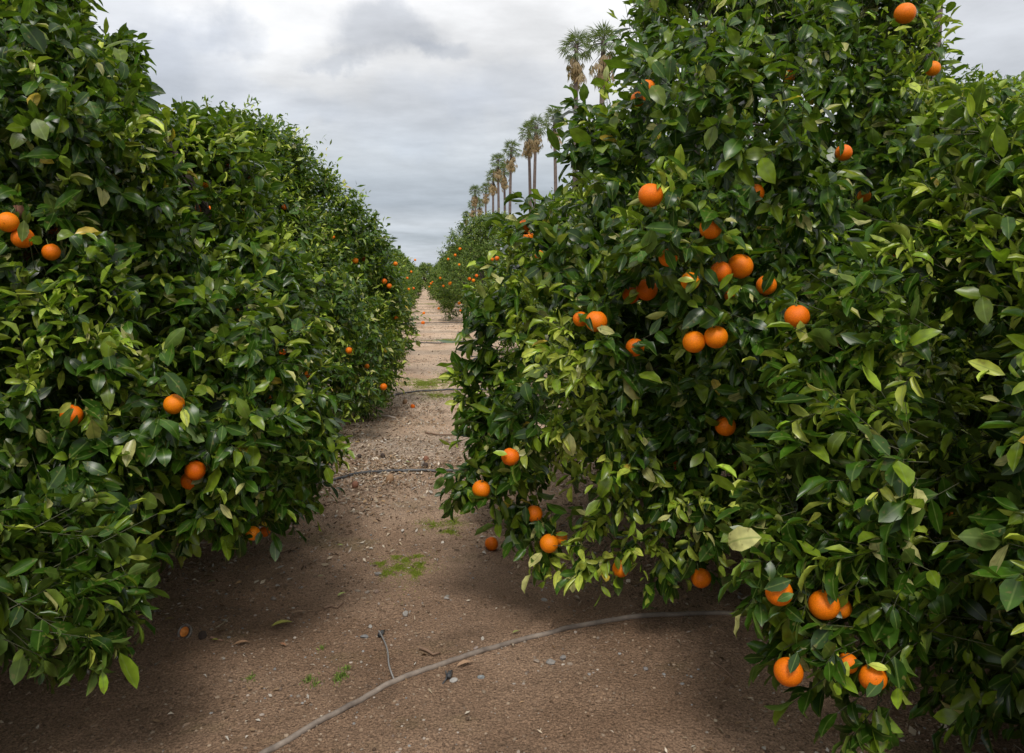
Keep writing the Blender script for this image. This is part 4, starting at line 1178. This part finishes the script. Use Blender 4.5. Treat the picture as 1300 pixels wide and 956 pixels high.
cmb = N.new('ShaderNodeCombineXYZ'); L.new(u, cmb.inputs[0]); L.new(v, cmb.inputs[1])
def wn(scale, detail, rough, off=(0, 0, 0), dist=0.0):
    mp = N.new('ShaderNodeMapping'); mp.inputs['Location'].default_value = off; L.new(cmb.outputs[0], mp.inputs[0])
    t = N.new('ShaderNodeTexNoise'); t.inputs['Scale'].default_value = scale; t.inputs['Detail'].default_value = detail; t.inputs['Roughness'].default_value = rough; t.inputs['Distortion'].default_value = dist
    L.new(mp.outputs[0], t.inputs['Vector']); return t.outputs['Fac']
ramp = N.new('ShaderNodeValToRGB'); L.new(zc, ramp.inputs[0])
E = ramp.color_ramp.elements
stops = [(0.0, (2.9, 3.2, 3.7)), (.03, (3.6, 3.9, 4.3)), (.05, (2.7, 3.0, 3.4)), (.065, (3.7, 3.95, 4.3)), (.09, (2.5, 2.75, 3.1)), (.12, (3.0, 3.25, 3.55)), (.155, (4.0, 4.2, 4.4)), (.21, (5.3, 5.35, 5.4)), (.26, (6.2, 6.2, 6.2)), (1.0, (6.7, 6.65, 6.6))]
E[0].position = stops[0][0]; E[0].color = (*stops[0][1], 1); E[1].position = 1.0; E[1].color = (*stops[-1][1], 1)
for ps, c in stops[1:-1]:
    e = E.new(ps); e.color = (*c, 1)
n1 = wn(.75, 7, .55, (3.1, 1.7, 0), .3); n2 = wn(2.4, 6, .6, (9, 2, 4))
mr = N.new('ShaderNodeMapRange'); mr.interpolation_type = 'SMOOTHSTEP'; mr.inputs[1].default_value = .34; mr.inputs[2].default_value = .52; mr.inputs[3].default_value = .84; mr.inputs[4].default_value = 1.04; L.new(n1, mr.inputs[0])
mr2 = N.new('ShaderNodeMapRange'); mr2.inputs[1].default_value = .3; mr2.inputs[2].default_value = .7; mr2.inputs[3].default_value = .88; mr2.inputs[4].default_value = 1.12; L.new(n2, mr2.inputs[0])
cm = math_('MULTIPLY', mr.outputs[0], mr2.outputs[0])
sc = N.new('ShaderNodeVectorMath'); sc.operation = 'SCALE'; L.new(ramp.outputs[0], sc.inputs[0]); L.new(cm, sc.inputs['Scale'])
cloud = sc.outputs[0]
pn = N.new('ShaderNodeTexNoise'); pn.inputs['Scale'].default_value = 7; pn.inputs['Detail'].default_value = 6; pn.inputs['Roughness'].default_value = .6; L.new(tc.outputs['Generated'], pn.inputs['Vector'])
po = N.new('ShaderNodeVectorMath'); po.operation = 'MULTIPLY_ADD'; L.new(pn.outputs['Color'], po.inputs[0]); po.inputs[1].default_value = (.16, .16, .13); L.new(tc.outputs['Generated'], po.inputs[2])
for (px, py, rr_, flat, dark) in [(478, 38, .075, 1.9, .72), (545, 58, .055, 2.8, .80), (430, 72, .05, 3.0, .80), (160, 60, .10, 1.0, .80), (225, 95, .09, 1.2, .80), (292, 62, .05, 1.6, .80), (350, 130, .10, 3.0, .90), (640, 120, .12, 2.2, .88), (520, 160, .16, 2.5, .90), (1290, 20, .22, 1.5, .72)]:
    dv = norm(ray(px, py)) + np.array([.08, .08, .065])
    sb = N.new('ShaderNodeVectorMath'); sb.operation = 'SUBTRACT'; L.new(po.outputs[0], sb.inputs[0]); sb.inputs[1].default_value = tuple(dv)
    ml = N.new('ShaderNodeVectorMath'); ml.operation = 'MULTIPLY'; L.new(sb.outputs[0], ml.inputs[0]); ml.inputs[1].default_value = (1, 1, flat)
    ln = N.new('ShaderNodeVectorMath'); ln.operation = 'LENGTH'; L.new(ml.outputs[0], ln.inputs[0])
    q = N.new('ShaderNodeMapRange'); q.interpolation_type = 'SMOOTHSTEP'; q.inputs[1].default_value = rr_ * .4; q.inputs[2].default_value = rr_; q.inputs[3].default_value = 1; q.inputs[4].default_value = 0
    L.new(ln.outputs['Value'], q.inputs[0])
    s2 = N.new('ShaderNodeMixRGB'); s2.blend_type = 'MULTIPLY'; L.new(q.outputs[0], s2.inputs[0]); L.new(cloud, s2.inputs[1]); s2.inputs[2].default_value = (dark, dark + .02, dark + .055, 1); cloud = s2.outputs[0]
mx = N.new('ShaderNodeMixRGB'); mx.inputs[0].default_value = .93; L.new(sky.outputs[0], mx.inputs[1]); L.new(cloud, mx.inputs[2])
L.new(mx.outputs[0], bg.inputs[0])

sd_ = bpy.data.lights.new('sun', 'SUN'); sd_.energy = 1.5; sd_.angle = R(16); sd_.color = (1, .96, .90)
so = bpy.data.objects.new('sun', sd_); COL.objects.link(so)
dirv = Vector((math.sin(SUN_AZ) * math.cos(SUN_EL), math.cos(SUN_AZ) * math.cos(SUN_EL), math.sin(SUN_EL)))
so.rotation_euler = dirv.to_track_quat('Z', 'Y').to_euler(); so.location = dirv * 50

SC.view_settings.view_transform = 'Standard'; SC.view_settings.look = 'None'; SC.view_settings.gamma = 1; SC.view_settings.exposure = .70
SC.render.engine = 'CYCLES'
SC.cycles.max_bounces = 4; SC.cycles.diffuse_bounces = 2; SC.cycles.glossy_bounces = 1; SC.cycles.transmission_bounces = 2; SC.cycles.transparent_max_bounces = 4
print('LEAVES', sum(int(T['lv'].keep.sum()) for T in TREES))
